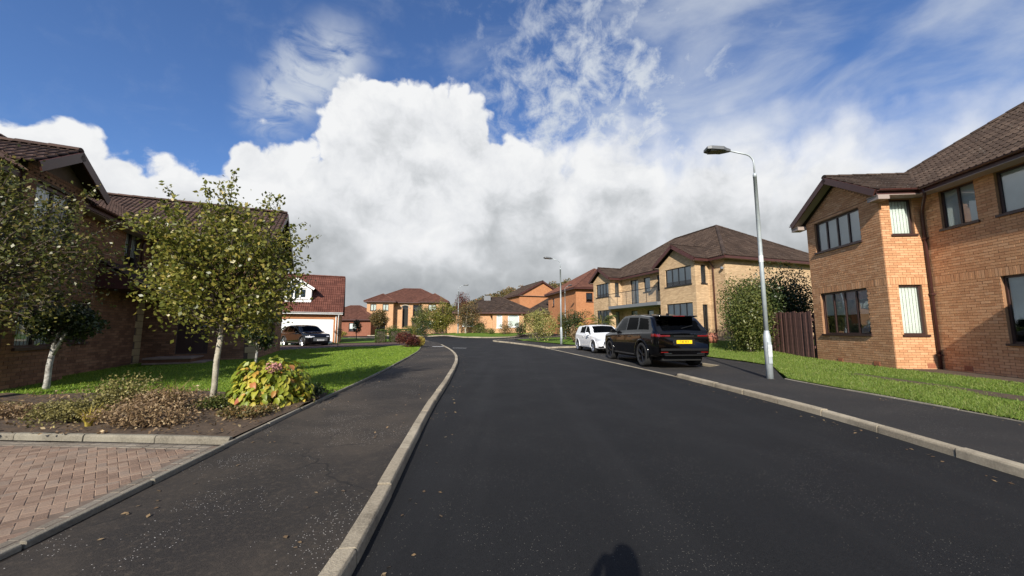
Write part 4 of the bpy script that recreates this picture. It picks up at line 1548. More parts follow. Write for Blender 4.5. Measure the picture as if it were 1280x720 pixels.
def house_b():
    rz = R(18.5)
    H = thing('brick_house', 'buff brick house with balcony between two gabled bays behind the parked cars', 'house', (12.55, 21.9, .74), rz)
    EV = 5.0
    L, D = 13.4, 9.0                          # along the street, depth
    b1, b2 = 1.15, 4.3                        # near bay
    pj = 1.1
    fM = frame(0, L, 0, -1, -1, 0)            # main front (a = 0 at the far end)
    aN1, aN2 = L - b2, L - b1
    bw = b2 - b1
    far0, far1 = .4, 3.1                      # far bay (in a)
    ops = [(4.35, 5.35, 2.75, 4.72), (6.0, 6.75, 3.62, 4.72), (7.55, 8.95, 3.62, 4.72), (4.3, 5.1, .2, 2.25), (6.3, 7.0, .9, 2.2), (7.6, 8.5, .2, 2.3)]
    w = wall('wall', fM, L, -.6, EV, ops, BUFF, H)
    for i, q in enumerate(ops):
        window(H, fM, *q, n=2 if i in (0, 2, 5) else 1, fm=BLACKFRAME, blind='sheet' if i < 4 else .5, sill=i in (1, 2, 4))
    wall('wall', frame(0, 0, 1, 0, 0, -1), D, -.6, EV, [], BUFF, H)
    wall('wall', frame(D, L, -1, 0, 0, 1), D, -.6, EV, [], BUFF, H)
    wall('wall', frame(D, 0, 0, 1, 1, 0), L, -.6, EV, [], BUFF, H)
    roof, xm, zt = hip_roof(0, D, 0, L, EV + .05, .70, .4, TILE_A, H)
    for (a0, a1) in ((aN1, aN2), (far0, far1)):
        wd = a1 - a0
        fB = frame(-pj, L - a0, 0, -1, -1, 0)
        o2 = [(wd * .18, wd * .90, .95, 2.4), (wd * .18, wd * .90, 3.55, 4.7)]
        wall('wall', fB, wd, -.6, EV, o2, BUFF, H)
        for q in o2:
            window(H, fB, *q, n=4, fm=BLACKFRAME, blind='sheet' if q[2] < 2 else .25, sill=True)
        fR = frame(-pj, L - a1, 1, 0, 0, -1)
        o3 = [(.45, .85, .55, 2.25), (.45, .85, 3.55, 4.7)]
        wall('wall', fR, pj, -.6, EV, o3, BUFF, H)
        for q in o3:
            window(H, fR, *q, n=1, fm=BLACKFRAME, blind='sheet')
        wall('wall', frame(0, L - a0, -1, 0, 0, 1), pj, -.6, EV, [], BUFF, H)
        yc = L - (a0 + a1) / 2
        hw = wd / 2
        pt = .62
        ov = .32
        ze = EV + .05 - ov * 0
        zr = ze + (hw + ov) * pt
        ge = -pj - .3
        xin = -.4 + (zr - (EV + .05)) / .70
        MB().quad(fB(0, EV, 0), fB(wd, EV, 0), fB(hw, EV + hw * pt, 0)).build('gable', BUFF, H)
        tile_field([(ge, yc - hw - ov, ze), (-.38, yc - hw - ov, ze), (xin, yc, zr), (ge, yc, zr)], None, TILE_A, roof)
        tile_field([(-.38, yc + hw + ov, ze), (ge, yc + hw + ov, ze), (ge, yc, zr), (xin, yc, zr)], None, TILE_A, roof)
        ridge_caps((ge, yc, zr + .04), (xin, yc, zr + .04), TILE_A, roof)
        for s in (-1, 1):
            beam((ge - .02, yc + s * (hw + ov), ze), (ge - .02, yc, zr), .22, .05, FASCIA, H, 'barge_board')
            beam((ge, yc + s * (hw + ov), ze), (-.4, yc + s * (hw + ov), ze), .18, .04, FASCIA, H)
            MB().box(ge + .02, -.38, min(yc + s * hw, yc + s * (hw + ov)), max(yc + s * hw, yc + s * (hw + ov)), ze - .16, ze - .14).build('soffit', SOFFIT, H)
    # balcony deck with glass balustrade between the bays
    ya, yb = L - aN1 + .02, L - far1 - .02
    dk = MB().box(-pj - .25, -.01, ya, yb, 2.42, 2.66).build('balcony', LEAD, H)
    n = 5
    for k in range(n):
        y0, y1 = ya + (yb - ya) * k / n + .04, ya + (yb - ya) * (k + 1) / n - .04
        MB().quad((-pj - .18, y0, 2.74), (-pj - .18, y1, 2.74), (-pj - .18, y1, 3.62), (-pj - .18, y0, 3.62)).build('balustrade_pane', GLASS_RAIL, dk)
    rl = MB().tube([(-pj - .18, ya, 3.66), (-pj - .18, yb, 3.66)], .025, 8)
    for k in range(n + 1):
        y = ya + (yb - ya) * k / n
        rl.tube([(-pj - .18, y, 2.6), (-pj - .18, y, 3.66)], .02, 6)
    rl.build('handrail', BLACKFRAME, dk)
    pipe([(-.30, .85, EV - .1), (-.06, .8, EV - .45), (-.06, .8, -.2)], FASCIA, H, .04)
    MB().lathe([(.02, -.09), (.09, -.06), (.09, .05), (.03, .09)], (-.12, .1, 4.35), 10).build('wall_lamp', LEAD, H)
    return H


HB = house_b()


def simple_house(name, label, loc, rz, walls, roofs, m, tile, fm=BLACKFRAME):
    """walls: (frame args, width, height, openings); roofs: hip_roof argument tuples."""
    H = thing(name, label, 'house', loc, rz)
    for fr, w, z1, ops in walls:
        f = frame(*fr)
        wall('wall', f, w, -.8, z1, [o[:4] for o in ops], m, H)
        for o in ops:
            if len(o) > 4 and o[4] == 'door':
                MB().obox(f, *o[:4], -.1, -.05).build('door', WINFRAME, H)
            else:
                window(H, f, *o[:4], n=o[4] if len(o) > 4 else 2, fm=fm, blind=o[5] if len(o) > 5 else .3, bar=.07)
    for a in roofs:
        hip_roof(*a[:7], tile, H, *a[7:]) if False else hip_roof(a[0], a[1], a[2], a[3], a[4], a[5], a[6], tile, H, hips=a[7], along=a[8])
    return H


def box_walls(x0, x1, y0, y1, z1, front=(), right=(), left=()):
    """front faces -y, right faces +x, left faces -x."""
    return [((x0, y0, 1, 0, 0, -1), x1 - x0, z1, front), ((x1, y0, 0, 1, 1, 0), y1 - y0, z1, right),
            ((x0, y1, 0, -1, -1, 0), y1 - y0, z1, left), ((x1, y1, -1, 0, 0, 1), x1 - x0, z1, [])]


def gable_fill(H, x0, x1, y, z0, pitch, m, ov):
    xm = (x0 + x1) / 2
    MB().quad((x0, y, z0), (x1, y, z0), (xm, y, z0 + (x1 - x0) / 2 * pitch)).build('gable', m, H)


# red-roofed garage with white dormer
def house_f():
    rz = R(23)
    H = thing('garage', 'brick garage with white double door, red tiled roof and white dormer', 'garage', (-13.62, 29.85, .28), rz)
    H.scale = (1.0, 1.0, 1.0)
    f = frame(-8.5, 0, 1, 0, 0, -1)
    w = 8.5
    door = (3.5, 8.05, 0, 2.02)
    wall('wall', f, w, -.5, 2.42, [door], ORANGE_FAR, H)
    wall('wall', frame(0, 0, 0, 1, 1, 0), 6.6, -.5, 2.42, [], ORANGE_FAR, H)
    wall('wall', frame(-8.5, 6.6, 0, -1, -1, 0), 6.6, -.5, 2.42, [], ORANGE_FAR, H)
    wall('wall', frame(0, 6.6, -1, 0, 0, 1), 8.5, -.5, 2.42, [], ORANGE_FAR, H)
    d = MB().obox(f, door[0], door[1], door[2], door[3], -.09, -.05).build('garage_door', WHITE, H)
    for k in range(8):
        b0 = .03 + k * .25
        MB().obox(f, door[0] + .05, door[1] - .05, b0, b0 + .235, -.05, -.038).build('panel', WHITE, d)
    pt = .90
    roof = bpy.data.objects.new('roof', None)
    link(roof, H)
    ov = .3
    ze = 2.55
    zr = ze + (3.3 + ov) * pt
    tile_field([(-8.8, -ov, ze), (.18, -ov, ze), (.18, 3.3, zr), (-8.8, 3.3, zr)], None, TILE_F, roof)
    tile_field([(.18, 6.6 + ov, ze), (-8.8, 6.6 + ov, ze), (-8.8, 3.3, zr), (.18, 3.3, zr)], None, TILE_F, roof)
    ridge_caps((-8.8, 3.3, zr + .05), (.18, 3.3, zr + .05), TILE_F, roof)
    MB().quad((0, 0, 2.42), (0, 6.6, 2.42), (0, 3.3, 2.42 + 3.3 * pt)).build('gable', ORANGE_FAR, H)
    beam((-8.8, -ov, ze), (.2, -ov, ze), .16, .04, WHITE, H)
    gutter((-8.8, -ov - .06, ze - .02), (.2, -ov - .06, ze - .02), WHITE, H)
    beam((.19, -ov, ze), (.19, 3.3, zr), .2, .04, mat('dark_verge', (.09, .03, .022), .6), H, 'barge_board')
    beam((.19, 6.6 + ov, ze), (.19, 3.3, zr), .2, .04, MATS['dark_verge'], H, 'barge_board')
    pipe([(-.1, -.25, 2.4), (-.1, -.06, 2.2), (-.1, -.06, 0)], WHITE, H, .04)
    pipe([(-.28, -.06, 2.4), (-.28, -.06, 0)], WHITE, H, .03)
    # dormer
    x0, x1 = -4.15, -2.15
    fd = frame(x0, .55, 1, 0, 0, -1)
    zs, zh = 3.30, 4.55
    wo = [(.32, 1.68, 3.62, 4.42)]
    dm = wall('dormer', fd, 2.0, zs, zh, wo, WHITE, H)
    window(dm, fd, *wo[0], n=3, fm=WHITE, blind='sheet', bar=.09)
    MB().quad(fd(0, zh, 0), fd(2, zh, 0), fd(1, zh + .62, 0)).build('dormer_gable', WHITE, dm)
    for xx in (x0, x1):
        MB().quad((xx, .55, zs), (xx, 2.2, zh + .05), (xx, .55, zh)).build('dormer_cheek', WHITE, dm)
    for s in (-1, 1):
        xe = (x0 + x1) / 2 + s * 1.25
        P = [(xe, .30, zh - .14), (xe, 2.1, zh - .14), ((x0 + x1) / 2, 2.7, zh + .64), ((x0 + x1) / 2, .30, zh + .64)]
        if s < 0:
            P = [P[1], P[0], P[3], P[2]]
        tile_field(P, None, TILE_F, roof, base_name='dormer_covering')
        beam((xe, .28, zh - .12), ((x0 + x1) / 2, .28, zh + .68), .17, .05, WHITE, dm, 'barge_board')
    return H


HF = house_f()


def house_e():
    H = simple_house('villa', 'orange brick two-storey house with arched stair window across the junction', (-22.2, 58.5, .72), R(8),
                     box_walls(0, 11.8, 0, 9, 5.1, front=[(.9, 2.1, 3.7, 4.7, 2), (3.0, 3.6, 3.7, 4.7, 1), (.9, 2.2, 1.0, 2.2, 2), (8.6, 10.2, 1.0, 2.3, 2), (8.8, 10.2, 3.7, 4.8, 2), (5.0, 5.9, 1.2, 4.7, 1, None), (6.5, 8.1, .1, 2.6, 'door'), (6.6, 8.0, 2.9, 4.7, 1, None)], right=[(2, 3, 3.6, 4.7, 2)]),
                     [(0, 11.8, 0, 9, 5.15, .52, .45, (1, 1), 'x'), (-.1, 3.8, -1.2, 3, 5.15, .55, .4, (1, 1), 'y')], ORANGE_PALE, TILE_E, WINFRAME)
    # projecting left bay
    for fr, w in (((-.1, -1.2, 1, 0, 0, -1), 3.9), ((3.8, -1.2, 0, 1, 1, 0), 1.2), ((-.1, 0, 0, -1, -1, 0), 1.2)):
        f = frame(*fr)
        ops = [(.5, 1.4, 3.7, 4.7), (2.3, 3.2, 3.7, 4.7), (.8, 2.8, 1, 2.2)] if w > 3 else []
        wall('wall', f, w, -.8, 5.1, ops, ORANGE_PALE, H)
        for o in ops:
            window(H, f, *o, n=2, bar=.07)
    # projecting right block
    for fr, w in (((8.1, -1.5, 1, 0, 0, -1), 3.7), ((11.8, -1.5, 0, 1, 1, 0), 1.5), ((8.1, 0, 0, -1, -1, 0), 1.5)):
        f = frame(*fr)
        ops = [(.9, 2.5, 1.0, 2.2), (1.0, 2.2, 3.7, 4.7)] if w > 3 else []
        wall('wall', f, w, -.8, 5.1, ops, ORANGE_PALE, H)
        for o in ops:
            window(H, f, *o, n=2, bar=.07, blind='sheet' if o[2] > 3 else .5)
    hip_roof(8.1, 11.8, -1.5, 4, 5.15, .62, .4, TILE_E, H, hips=(1, 0), along='y')
    f = frame(4.7, -.12, 1, 0, 0, -1)
    arch = MB()
    for k in range(9):
        a0, a1 = math.pi * k / 8, math.pi * (k + 1) / 8
        if k < 8:
            arch.quad(f(.75 - .75 * math.cos(a0), 4.2 + .55 * math.sin(a0), 0), f(.75 - .6 * math.cos(a0), 4.2 + .42 * math.sin(a0), 0), f(.75 - .6 * math.cos(a1), 4.2 + .42 * math.sin(a1), 0), f(.75 - .75 * math.cos(a1), 4.2 + .55 * math.sin(a1), 0))
    arch.build('window_arch', CONC, H)
    MB().box(6.3, 8.05, -1.2, -.1, 2.62, 2.84).build('balcony', ORANGE_PALE, H)
    # porch gable to the right
    f = frame(10.9, -1.0, 1, 0, 0, -1)
    wall('wall', f, 2.6, -.8, 2.3, [], ORANGE_PALE, H)
    MB().quad(f(0, 2.3, 0), f(2.6, 2.3, 0), f(1.3, 3.6, 0)).build('gable', ORANGE_PALE, H)
    hip_roof(10.9, 13.5, -1, 4, 2.35, .9, .25, TILE_E, H, hips=(0, 0))
    MB().box(6.2, 8.4, -1.6, -.15, -.4, .12).build('step', CONC, H)


house_e()
# bungalow with several hips
def house_d():
    H = simple_house('bungalow', 'brown hip-roofed bungalow with pale brick front behind the junction', (-4.6, 48.0, 1.12), R(4),
                     box_walls(-2.5, 7.4, 0, 8, 2.55, front=[(.8, 2.2, .8, 2.2, 2, 'sheet')], left=[(2, 3.5, .8, 2.1, 2)]),
                     [(-2.5, 7.4, 0, 8, 2.6, .50, .45, (1, 1), 'x')], ORANGE_PALE, TILE_A, WHITE)
    for a in box_walls(7.4, 13.5, 1.2, 9, 2.55, front=[(.4, 1.3, 0, 2.1, 'door')]):
        f = frame(*a[0])
        wall('wall', f, a[1], -.8, a[2], [o[:4] for o in a[3]], ORANGE_PALE, H)
        for o in a[3]:
            MB().obox(f, *o[:4], -.1, -.05).build('door', WINFRAME, H)
    hip_roof(6.8, 13.6, .9, 9, 2.58, .50, .45, TILE_A, H, hips=(1, 1), along='x')
    # short polygonal bay with its own small hip
    for fr, w in (((2.1, -1.3, 1, 0, 0, -1), 3.9), ((6.0, -1.3, 0, 1, 1, 0), 1.3), ((2.1, 0, 0, -1, -1, 0), 1.3)):
        f = frame(*fr)
        ops = [(.5, 1.2, .6, 2.2), (1.9, 3.3, .7, 2.2)] if w > 3 else []
        wall('wall', f, w, -.8, 2.5, ops, ORANGE_PALE, H)
        for o in ops:
            window(H, f, *o, n=1, fm=WHITE, blind='sheet', bar=.1)
    hip_roof(2.1, 6.0, -1.3, 4, 2.56, .52, .4, TILE_A, H, hips=(1, 0), along='y')
    MB().box(1.0, 1.9, 3.0, 3.6, 4.2, 5.0).build('chimney', LEAD, H)


house_d()
simple_house('villa', 'orange brick two-storey house with red-brown roof behind the bungalow', (7.0, 41.0, 1.05), R(14),
             box_walls(0, 9, 0, 9, 5.0, front=[(5.0, 6.0, 1.0, 2.1, 2), (1.2, 2.0, 3.5, 4.5, 1)], left=[(1.5, 2.2, 3.4, 4.4, 1), (4.5, 5.1, 1.2, 2.2, 1)]),
             [(0, 9, 0, 9, 5.05, .60, .4, (1, 1), 'x')], ORANGE_FAR, TILE_E, WINFRAME)


def house_c2():
    H = thing('villa', 'orange brick gable house seen over the bungalow roof', 'house', (1.2, 60, 1.0), R(20))
    for fr, w, z1, ops in box_walls(0, 8, 0, 9, 6.1):
        wall('wall', frame(*fr), w, -.8, z1, [], ORANGE_FAR, H)
    gable_fill(H, 0, 8, -.01, 6.1, .55, ORANGE_FAR, 0)
    hip_roof(0, 8, 0, 9, 6.12, .55, .3, TILE_A, H, hips=(0, 0))


house_c2()
simple_house('bungalow', 'low dark red brick bungalow between the garage and the orange house', (-29.0, 55.5, .5), R(-4),
             box_walls(0, 8.5, 0, 7, 2.5, front=[(1.5, 3.0, .8, 2.0, 2), (5.2, 6.4, .8, 2.0, 2)], right=[(2, 3.4, .8, 2, 2)]),
             [(0, 8.5, 0, 7, 2.55, .55, .45, (1, 1), 'x')], RED_FAR, TILE_E, WINFRAME)
simple_house('bungalow', 'grey-brown hipped roof house rising behind the red bungalow', (-30.5, 78, .9), R(6),
             box_walls(0, 12, 0, 9, 4.0, front=[(2, 3.5, 1.5, 2.8, 2)]),
             [(0, 12, 0, 9, 4.05, .6, .45, (1, 1), 'x')], RED_FAR, TILE_A, WINFRAME)


# ------------------------------------------------------------------ fence
def fence():
    H = thing('board_fence', 'dark stained vertical board fence beside the orange brick bay', 'fence', (11.62, 14.62, gz(11.7, 15.5) + .06), R(-2))
    H_ = 1.82
    me = []
    for k in range(3):
        mb = MB()
        w = (.142, .150, .138)[k]
        mb.box(-.011, .011, -w / 2, w / 2, .03, H_ - .02 * k)
        me.append(mb.mesh('board', WOOD))
    y = .08
    k = 0
    while y < 2.9:
        o = bpy.data.objects.new('board', me[k % 3])
        link(o, H)
        o.location = (random.uniform(-.006, .006) + (.007 if k % 2 else -.007), y, random.uniform(-.02, .02) + .035 * y)
        o.rotation_euler = (random.uniform(-.008, .008), 0, 0)
        y += .142
        k += 1
    for z in (.4, 1.45):
        MB().box(.026, .075, 0, 2.95, z, z + .09).build('rail', WOOD, H)
    for yy in (.02, 1.45, 2.9):
        MB().box(.078, .17, yy - .04, yy + .05, -.2, H_ - .05).build('post', WOOD, H)


fence()


# ------------------------------------------------------------------ street lamps
def lamp(label, x, y, ang, sc=1.0, notice=False, base=None):
    z0 = gz(x, y) + UP - .02
    T = thing('street_lamp', label, 'street lamp', (x, y, z0), ang, 'street lamps along the road')
    T.scale = (sc, sc, sc)
    MB().lathe([(.083, -.1), (.083, 1.02), (.080, 1.06), (.055, 1.18), (.052, 1.2)], n=20).build('base_column', GALV, T, smooth=True)
    d = MB().box(-.045, .045, -.094, -.072, .38, .92)
    d.build('access_door', GALV, T, bevel=.006)
    MB().lathe([(.052, 1.19), (.050, 3.0), (.043, 5.22), (.046, 5.22), (.046, 5.30), (.03, 5.34)], n=16).build('column', GALV, T, smooth=True)
    pts = [(0, 0, 5.3), (0, 0, 5.62)]
    for k in range(1, 7):
        a = R(76) * k / 6
        pts.append((-.26 * (1 - math.cos(a)), 0, 5.62 + .26 * math.sin(a)))
    pts.append((-.62, 0, 5.985))
    MB().tube(pts, .021, 10).build('bracket_arm', GALV, T, smooth=True)
    h = MB()
    # flat LED head, tapered to the nose
    sec = [(-.58, .035, 5.955, 6.02), (-.70, .075, 5.945, 6.045), (-.80, .15, 5.955, 6.060), (-1.12, .16, 5.985, 6.085), (-1.22, .13, 6.0, 6.075)]
    for xx, w, z0_, z1_ in sec:
        h.v += [(xx, -w, z0_), (xx, w, z0_), (xx, w * .92, z1_), (xx, -w * .92, z1_)]
    for k in range(len(sec) - 1):
        for j in range(4):
            a, b = k * 4 + j, k * 4 + (j + 1) % 4
            h.f.append((a, a + 4, b + 4, b))
    h.f += [(0, 1, 2, 3), (19, 18, 17, 16)]
    ho = h.build('lamp_head', mat('lamp_head_grey', (.12, .125, .13), .55, metal=.2), T, bevel=.008)
    MB().box(-1.13, -.83, -.125, .125, 5.955, 5.972).build('led_panel', mat('led_lens', (.035, .035, .032), .25), ho)
    if notice:
        MB().box(-.05, .05, -.0965, -.0943, .55, .85).build('notice', mat('worn_notice', (.55, .58, .58), .6, col2=(.38, .4, .4), scale=20), T)
        MB().lathe([(.053, 2.95), (.053, 3.12)], n=16).build('column_band', mat('white_band', (.6, .6, .58), .6), T)


lamp('tall grey steel street lamp on the right pavement in front of the fence', 6.42, 9.55, R(-4), 1.0, True)
lamp('grey street lamp on the far right verge beside the white car', 3.42, 26.3, R(15), 1.0)
lamp('distant street lamp on the lawn across the junction', -6.65, 46.6, R(175), 1.0)
lamp('thin far street lamp rising in front of the orange house behind the bungalow', 5.6, 39.6, R(120), .9)


# ------------------------------------------------------------------ cars
def catmull(P, per):
    P = [np.array(p, float) for p in P]
    P = [2 * P[0] - P[1]] + P + [2 * P[-1] - P[-2]]
    out = []
    for i in range(1, len(P) - 2):
        a, b, c, d = P[i - 1:i + 3]
        for k in range(per):
            t = k / per
            out.append(.5 * (2 * b + (c - a) * t + (2 * a - 5 * b + 4 * c - d) * t * t + (3 * b - a - 3 * c + d) * t ** 3))
    out.append(P[-2])
    return out


def pchip(xs, tab, sm):
    X, Y = zip(*tab)
    y = np.interp(xs, X, Y)
    k = np.ones(sm) / sm
    yp = np.pad(y, sm // 2, mode='edge')
    return np.convolve(yp, k, 'valid')[:len(xs)]


def make_car(T, S, paint, glass, trim):
    L = S['L']
    ys = np.linspace(-L / 2, L / 2, 150)
    top = pchip(ys, S['top'], 5)
    belt = np.minimum(pchip(ys, S['belt'], 5), top - .015)
    wid = pchip(ys, S['w'], 5)
    bot = pchip(ys, S['bot'], 5)
    per = 5
    grid = []
    for y, zt, zb, w, z0 in zip(ys, top, belt, wid, bot):
        r = max(0.0, zt - zb)
        q = min(1, r / .25)
        wre = w * .945 - .27 * r
        mid = min(.62, z0 + (zb - z0) * .42)
        pts = [(.86 * w, z0), (.965 * w, z0 + .05), (.998 * w, mid), (w, z0 + (zb - z0) * .62), (.978 * w, zb - .07), (.945 * w, zb),
               (wre + .015 * q, zt - .10 * q - .006), (wre - .05, zt - .028 * q - .002), (wre * .6, zt), (0, zt + .02)]
        c = catmull(pts, per)
        grid.append([(p[0], y, p[1]) for p in c])
    nj = len(grid[0])
    V = []
    for g in grid:
        V += g + [(-p[0], p[1], p[2]) for p in g[:-1][::-1]]
    n = 2 * nj - 1
    jb, jr, jc = 5 * per, 7 * per, 9 * per
    body, win, sidefaces = [], {}, []
    extra = {k: [] for k in S['patch']}
    for i in range(len(ys) - 1):
        for j in range(n - 1):
            f = (i * n + j, i * n + j + 1, (i + 1) * n + j + 1, (i + 1) * n + j)
            c = np.mean([V[k] for k in f], axis=0)
            jj = j if j < nj - 1 else n - 2 - j
            x, y, z = abs(c[0]), c[1], c[2]
            if any((y - a) ** 2 + (z - S['wr'] - .01) ** 2 < S['arch'] ** 2 for a in S['axles']) and x > .55 * np.interp(y, ys, wid) and z < 1.0:
                continue
            key = None
            if jb <= jj < jr - per * .6:
                for kk, poly in enumerate(S['side']):
                    if inpoly(y, z, poly):
                        key = 'side_window', kk, j < nj - 1
            elif jj >= jr - per * .4:
                zt = np.interp(y, ys, top)
                if S['ws'][0] < y < S['ws'][1] and x < np.interp(y, [S['ws'][0], S['ws'][1]], [S['wsw'][0], S['wsw'][1]]):
                    key = 'windscreen', 0, 0
                if S['rw'][0] < y < S['rw'][1] and x < S['rww']:
                    key = 'rear_window', 0, 0
            if key:
                win.setdefault(key, []).append(f)
                continue
            hit = None
            for kname, test in S['patch'].items():
                if test(x, y, z):
                    hit = kname
            if hit:
                extra[hit].append((f, c[0] > 0))
            else:
                body.append(f)
    body.append(tuple(range(n))[::1])
    body.append(tuple((len(ys) - 1) * n + k for k in range(n))[::-1])

    def sub(name, faces, m, parent=T, smooth=True):
        used = sorted({k for f in faces for k in f})
        mp = {k: i for i, k in enumerate(used)}
        mb = MB()
        mb.v = [tuple(V[k]) for k in used]
        mb.f = [tuple(mp[k] for k in f)[::-1] for f in faces]
        o = mb.build(name, m, parent, smooth=smooth)
        return o
    b = sub('body', body, paint)
    for (nm, kk, side), fs in win.items():
        sub(nm, fs, glass[1] if (nm == 'side_window' and kk == 0 and len(glass) > 1) else glass[0])
    for nm, lst in extra.items():
        for side in (True, False):
            fs = [f for f, s in lst if s == side]
            if fs:
                sub(nm.split('#')[0], fs, S['patchmat'][nm])
    # chassis and wheel wells
    dark = mat('chassis_black', (.008, .008, .008), .9)
    wm = float(max(wid))
    MB().box(-wm * .66, wm * .66, -L / 2 + .18, L / 2 - .18, S['clear'], S['clear'] + .42).build('chassis', dark, T)
    # seats and cabin floor seen through the glass
    MB().box(-wm * .8, wm * .8, -L / 2 + .55, .9, S['clear'] + .43, float(np.mean(belt)) - .25).build('cabin', mat('cabin_trim', (.02, .02, .022), .8), T)
    for sx in (-.38, .38):
        for sy in S['seats']:
            MB().box(sx - .24, sx + .24, sy - .09, sy + .09, .6, float(np.mean(belt)) + .12).build('seat', MATS['cabin_trim'], T, bevel=.05, seg=2)
    # wheels
    r = S['wr']
    tw = .125
    ty = MB().lathe([(r * .70, -tw), (r * .93, -tw), (r * .985, -tw * .85), (r, -tw * .5), (r, tw * .5), (r * .985, tw * .85), (r * .93, tw), (r * .70, tw), (r * .68, 0)], n=32, axis='x').mesh('tyre', mat('tyre_rubber', (.012, .012, .012), .85), True)
    rim = MB()
    rim.lathe([(r * .70, .02), (r * .72, .10), (r * .69, .115), (r * .64, .09), (r * .62, .02)], n=32, axis='x')
    rim.lathe([(r * .14, .05), (r * .14, .10), (r * .08, .112)], n=16, axis='x')
    for k in range(S['spokes']):
        a = 2 * math.pi * k / S['spokes']
        for da in (-.11, .11):
            p0 = (.088, math.cos(a + da * .6) * r * .12, math.sin(a + da * .6) * r * .12)
            p1 = (.098, math.cos(a + da) * r * .66, math.sin(a + da) * r * .66)
            rim.tube([p0, p1], .021, 5)
    rm = rim.mesh('rim', S['rim'], False)
    back = MB().lathe([(r * .68, .0), (r * .68, .012), (.02, .012)], n=24, axis='x').mesh('brake_disc', dark)
    for ax in S['axles']:
        for s in (-1, 1):
            wh = bpy.data.objects.new('wheel', None)
            link(wh, T)
            wh.location = (s * S['track'], ax, r)
            wh.rotation_euler = (0, 0, 0 if s > 0 else math.pi)
            for nm, me in (('tyre', ty), ('rim', rm), ('brake_disc', back)):
                link(bpy.data.objects.new(nm, me), wh)
            # arch lip
            al = MB()
            for k in range(17):
                a = math.pi * (k / 16 * 1.08 - .04)
                yy, zz = ax + math.cos(a) * S['arch'], S['wr'] + .01 + math.sin(a) * S['arch']
                w_ = float(np.interp(yy, ys, wid))
                for dr, dx in ((-.006, -.13), (-.006, .012), (.045, .014), (.05, -.01)):
                    rr = S['arch'] + dr
                    al.v.append((s * (w_ + dx), ax + math.cos(a) * rr, S['wr'] + .01 + math.sin(a) * rr))
            for k in range(16):
                for j in range(3):
                    a = k * 4 + j
                    al.f.append((a, a + 1, a + 5, a + 4))
            al.build('wheel_arch', trim, T, smooth=True)
    # mirrors
    ym = S['mirror'][0]
    zm = S['mirror'][1]
    for s in (-1, 1):
        w_ = float(np.interp(ym, ys, wid)) * .93
        m = MB()
        m.tube([(s * w_, ym, zm - .03), (s * (w_ + .07), ym - .01, zm)], .022, 6)
        sec = [(w_ + .05, .055), (w_ + .08, .085), (w_ + .2, .08), (w_ + .23, .05)]
        base = len(m.v)
        for xx, hh in sec:
            m.v += [(s * xx, ym - .04, zm - hh * .7), (s * xx, ym + .05, zm - hh * .6), (s * xx, ym + .06, zm + hh * .6), (s * xx, ym - .04, zm + hh)]
        for k in range(3):
            for j in range(4):
                a, b2 = base + k * 4 + j, base + k * 4 + (j + 1) % 4
                m.f.append((a, a + 4, b2 + 4, b2))
        m.f += [(base, base + 1, base + 2, base + 3), (base + 15, base + 14, base + 13, base + 12)]
        m.build('mirror', paint, T, bevel=.01, seg=2)
        for yh, zh in S['handles']:
            ww = float(np.interp(yh, ys, wid))
            MB().box(min(s * (ww - .02), s * (ww + .022)), max(s * (ww - .02), s * (ww + .022)), yh - .1, yh + .1, zh - .014, zh + .014).build('door_handle', paint, T, bevel=.008)
    return b, ys, wid, top


CARBLACK = mat('black_car_paint', (.0025, .0025, .003), .12, coat=.35, spec=.25)
CARWHITE = mat('white_car_paint', (.74, .75, .76), .25, coat=.8, spec=.5)
TRIMBLK = mat('black_trim', (.010, .010, .011), .35)
RIMBLK = mat('gloss_black_rim', (.012, .012, .013), .3, metal=.3)
RIMSIL = mat('silver_rim', (.5, .51, .52), .3, metal=.9)
TAILRED = mat('tail_lamp_red', (.13, .004, .004), .15, coat=1)
LENS = mat('headlamp_lens', (.45, .47, .5), .12, coat=1)
PLATE_Y = mat('yellow_plate', (.85, .56, .01), .4)
PLATE_W = mat('white_plate', (.8, .8, .78), .4)
INK = mat('plate_ink', (.01, .01, .01), .6)


def plate(T, y, z, m, text, face, w=.52, h=.111, tilt=0.0):
    p = MB().box(-w / 2, w / 2, -.006, .006, -h / 2, h / 2).build('number_plate', m, T, bevel=.004)
    p.location = (0, y, z)
    p.rotation_euler = (tilt, 0, 0 if face < 0 else math.pi)
    cu = bpy.data.curves.new('registration', 'FONT')
    cu.body = text
    cu.size = .105
    cu.align_x = 'CENTER'
    cu.align_y = 'CENTER'
    cu.extrude = .0008
    cu.materials.append(INK)
    tmp = bpy.data.objects.new('registration', cu)
    me = bpy.data.meshes.new_from_object(tmp)
    bpy.data.objects.remove(tmp)
    bpy.data.curves.remove(cu)
    o = bpy.data.objects.new('registration', me)
    link(o, p)
    o.location = (0, -.0085, 0)
    o.rotation_euler = (math.pi / 2, 0, 0)
    o.scale = (.82, 1, 1)


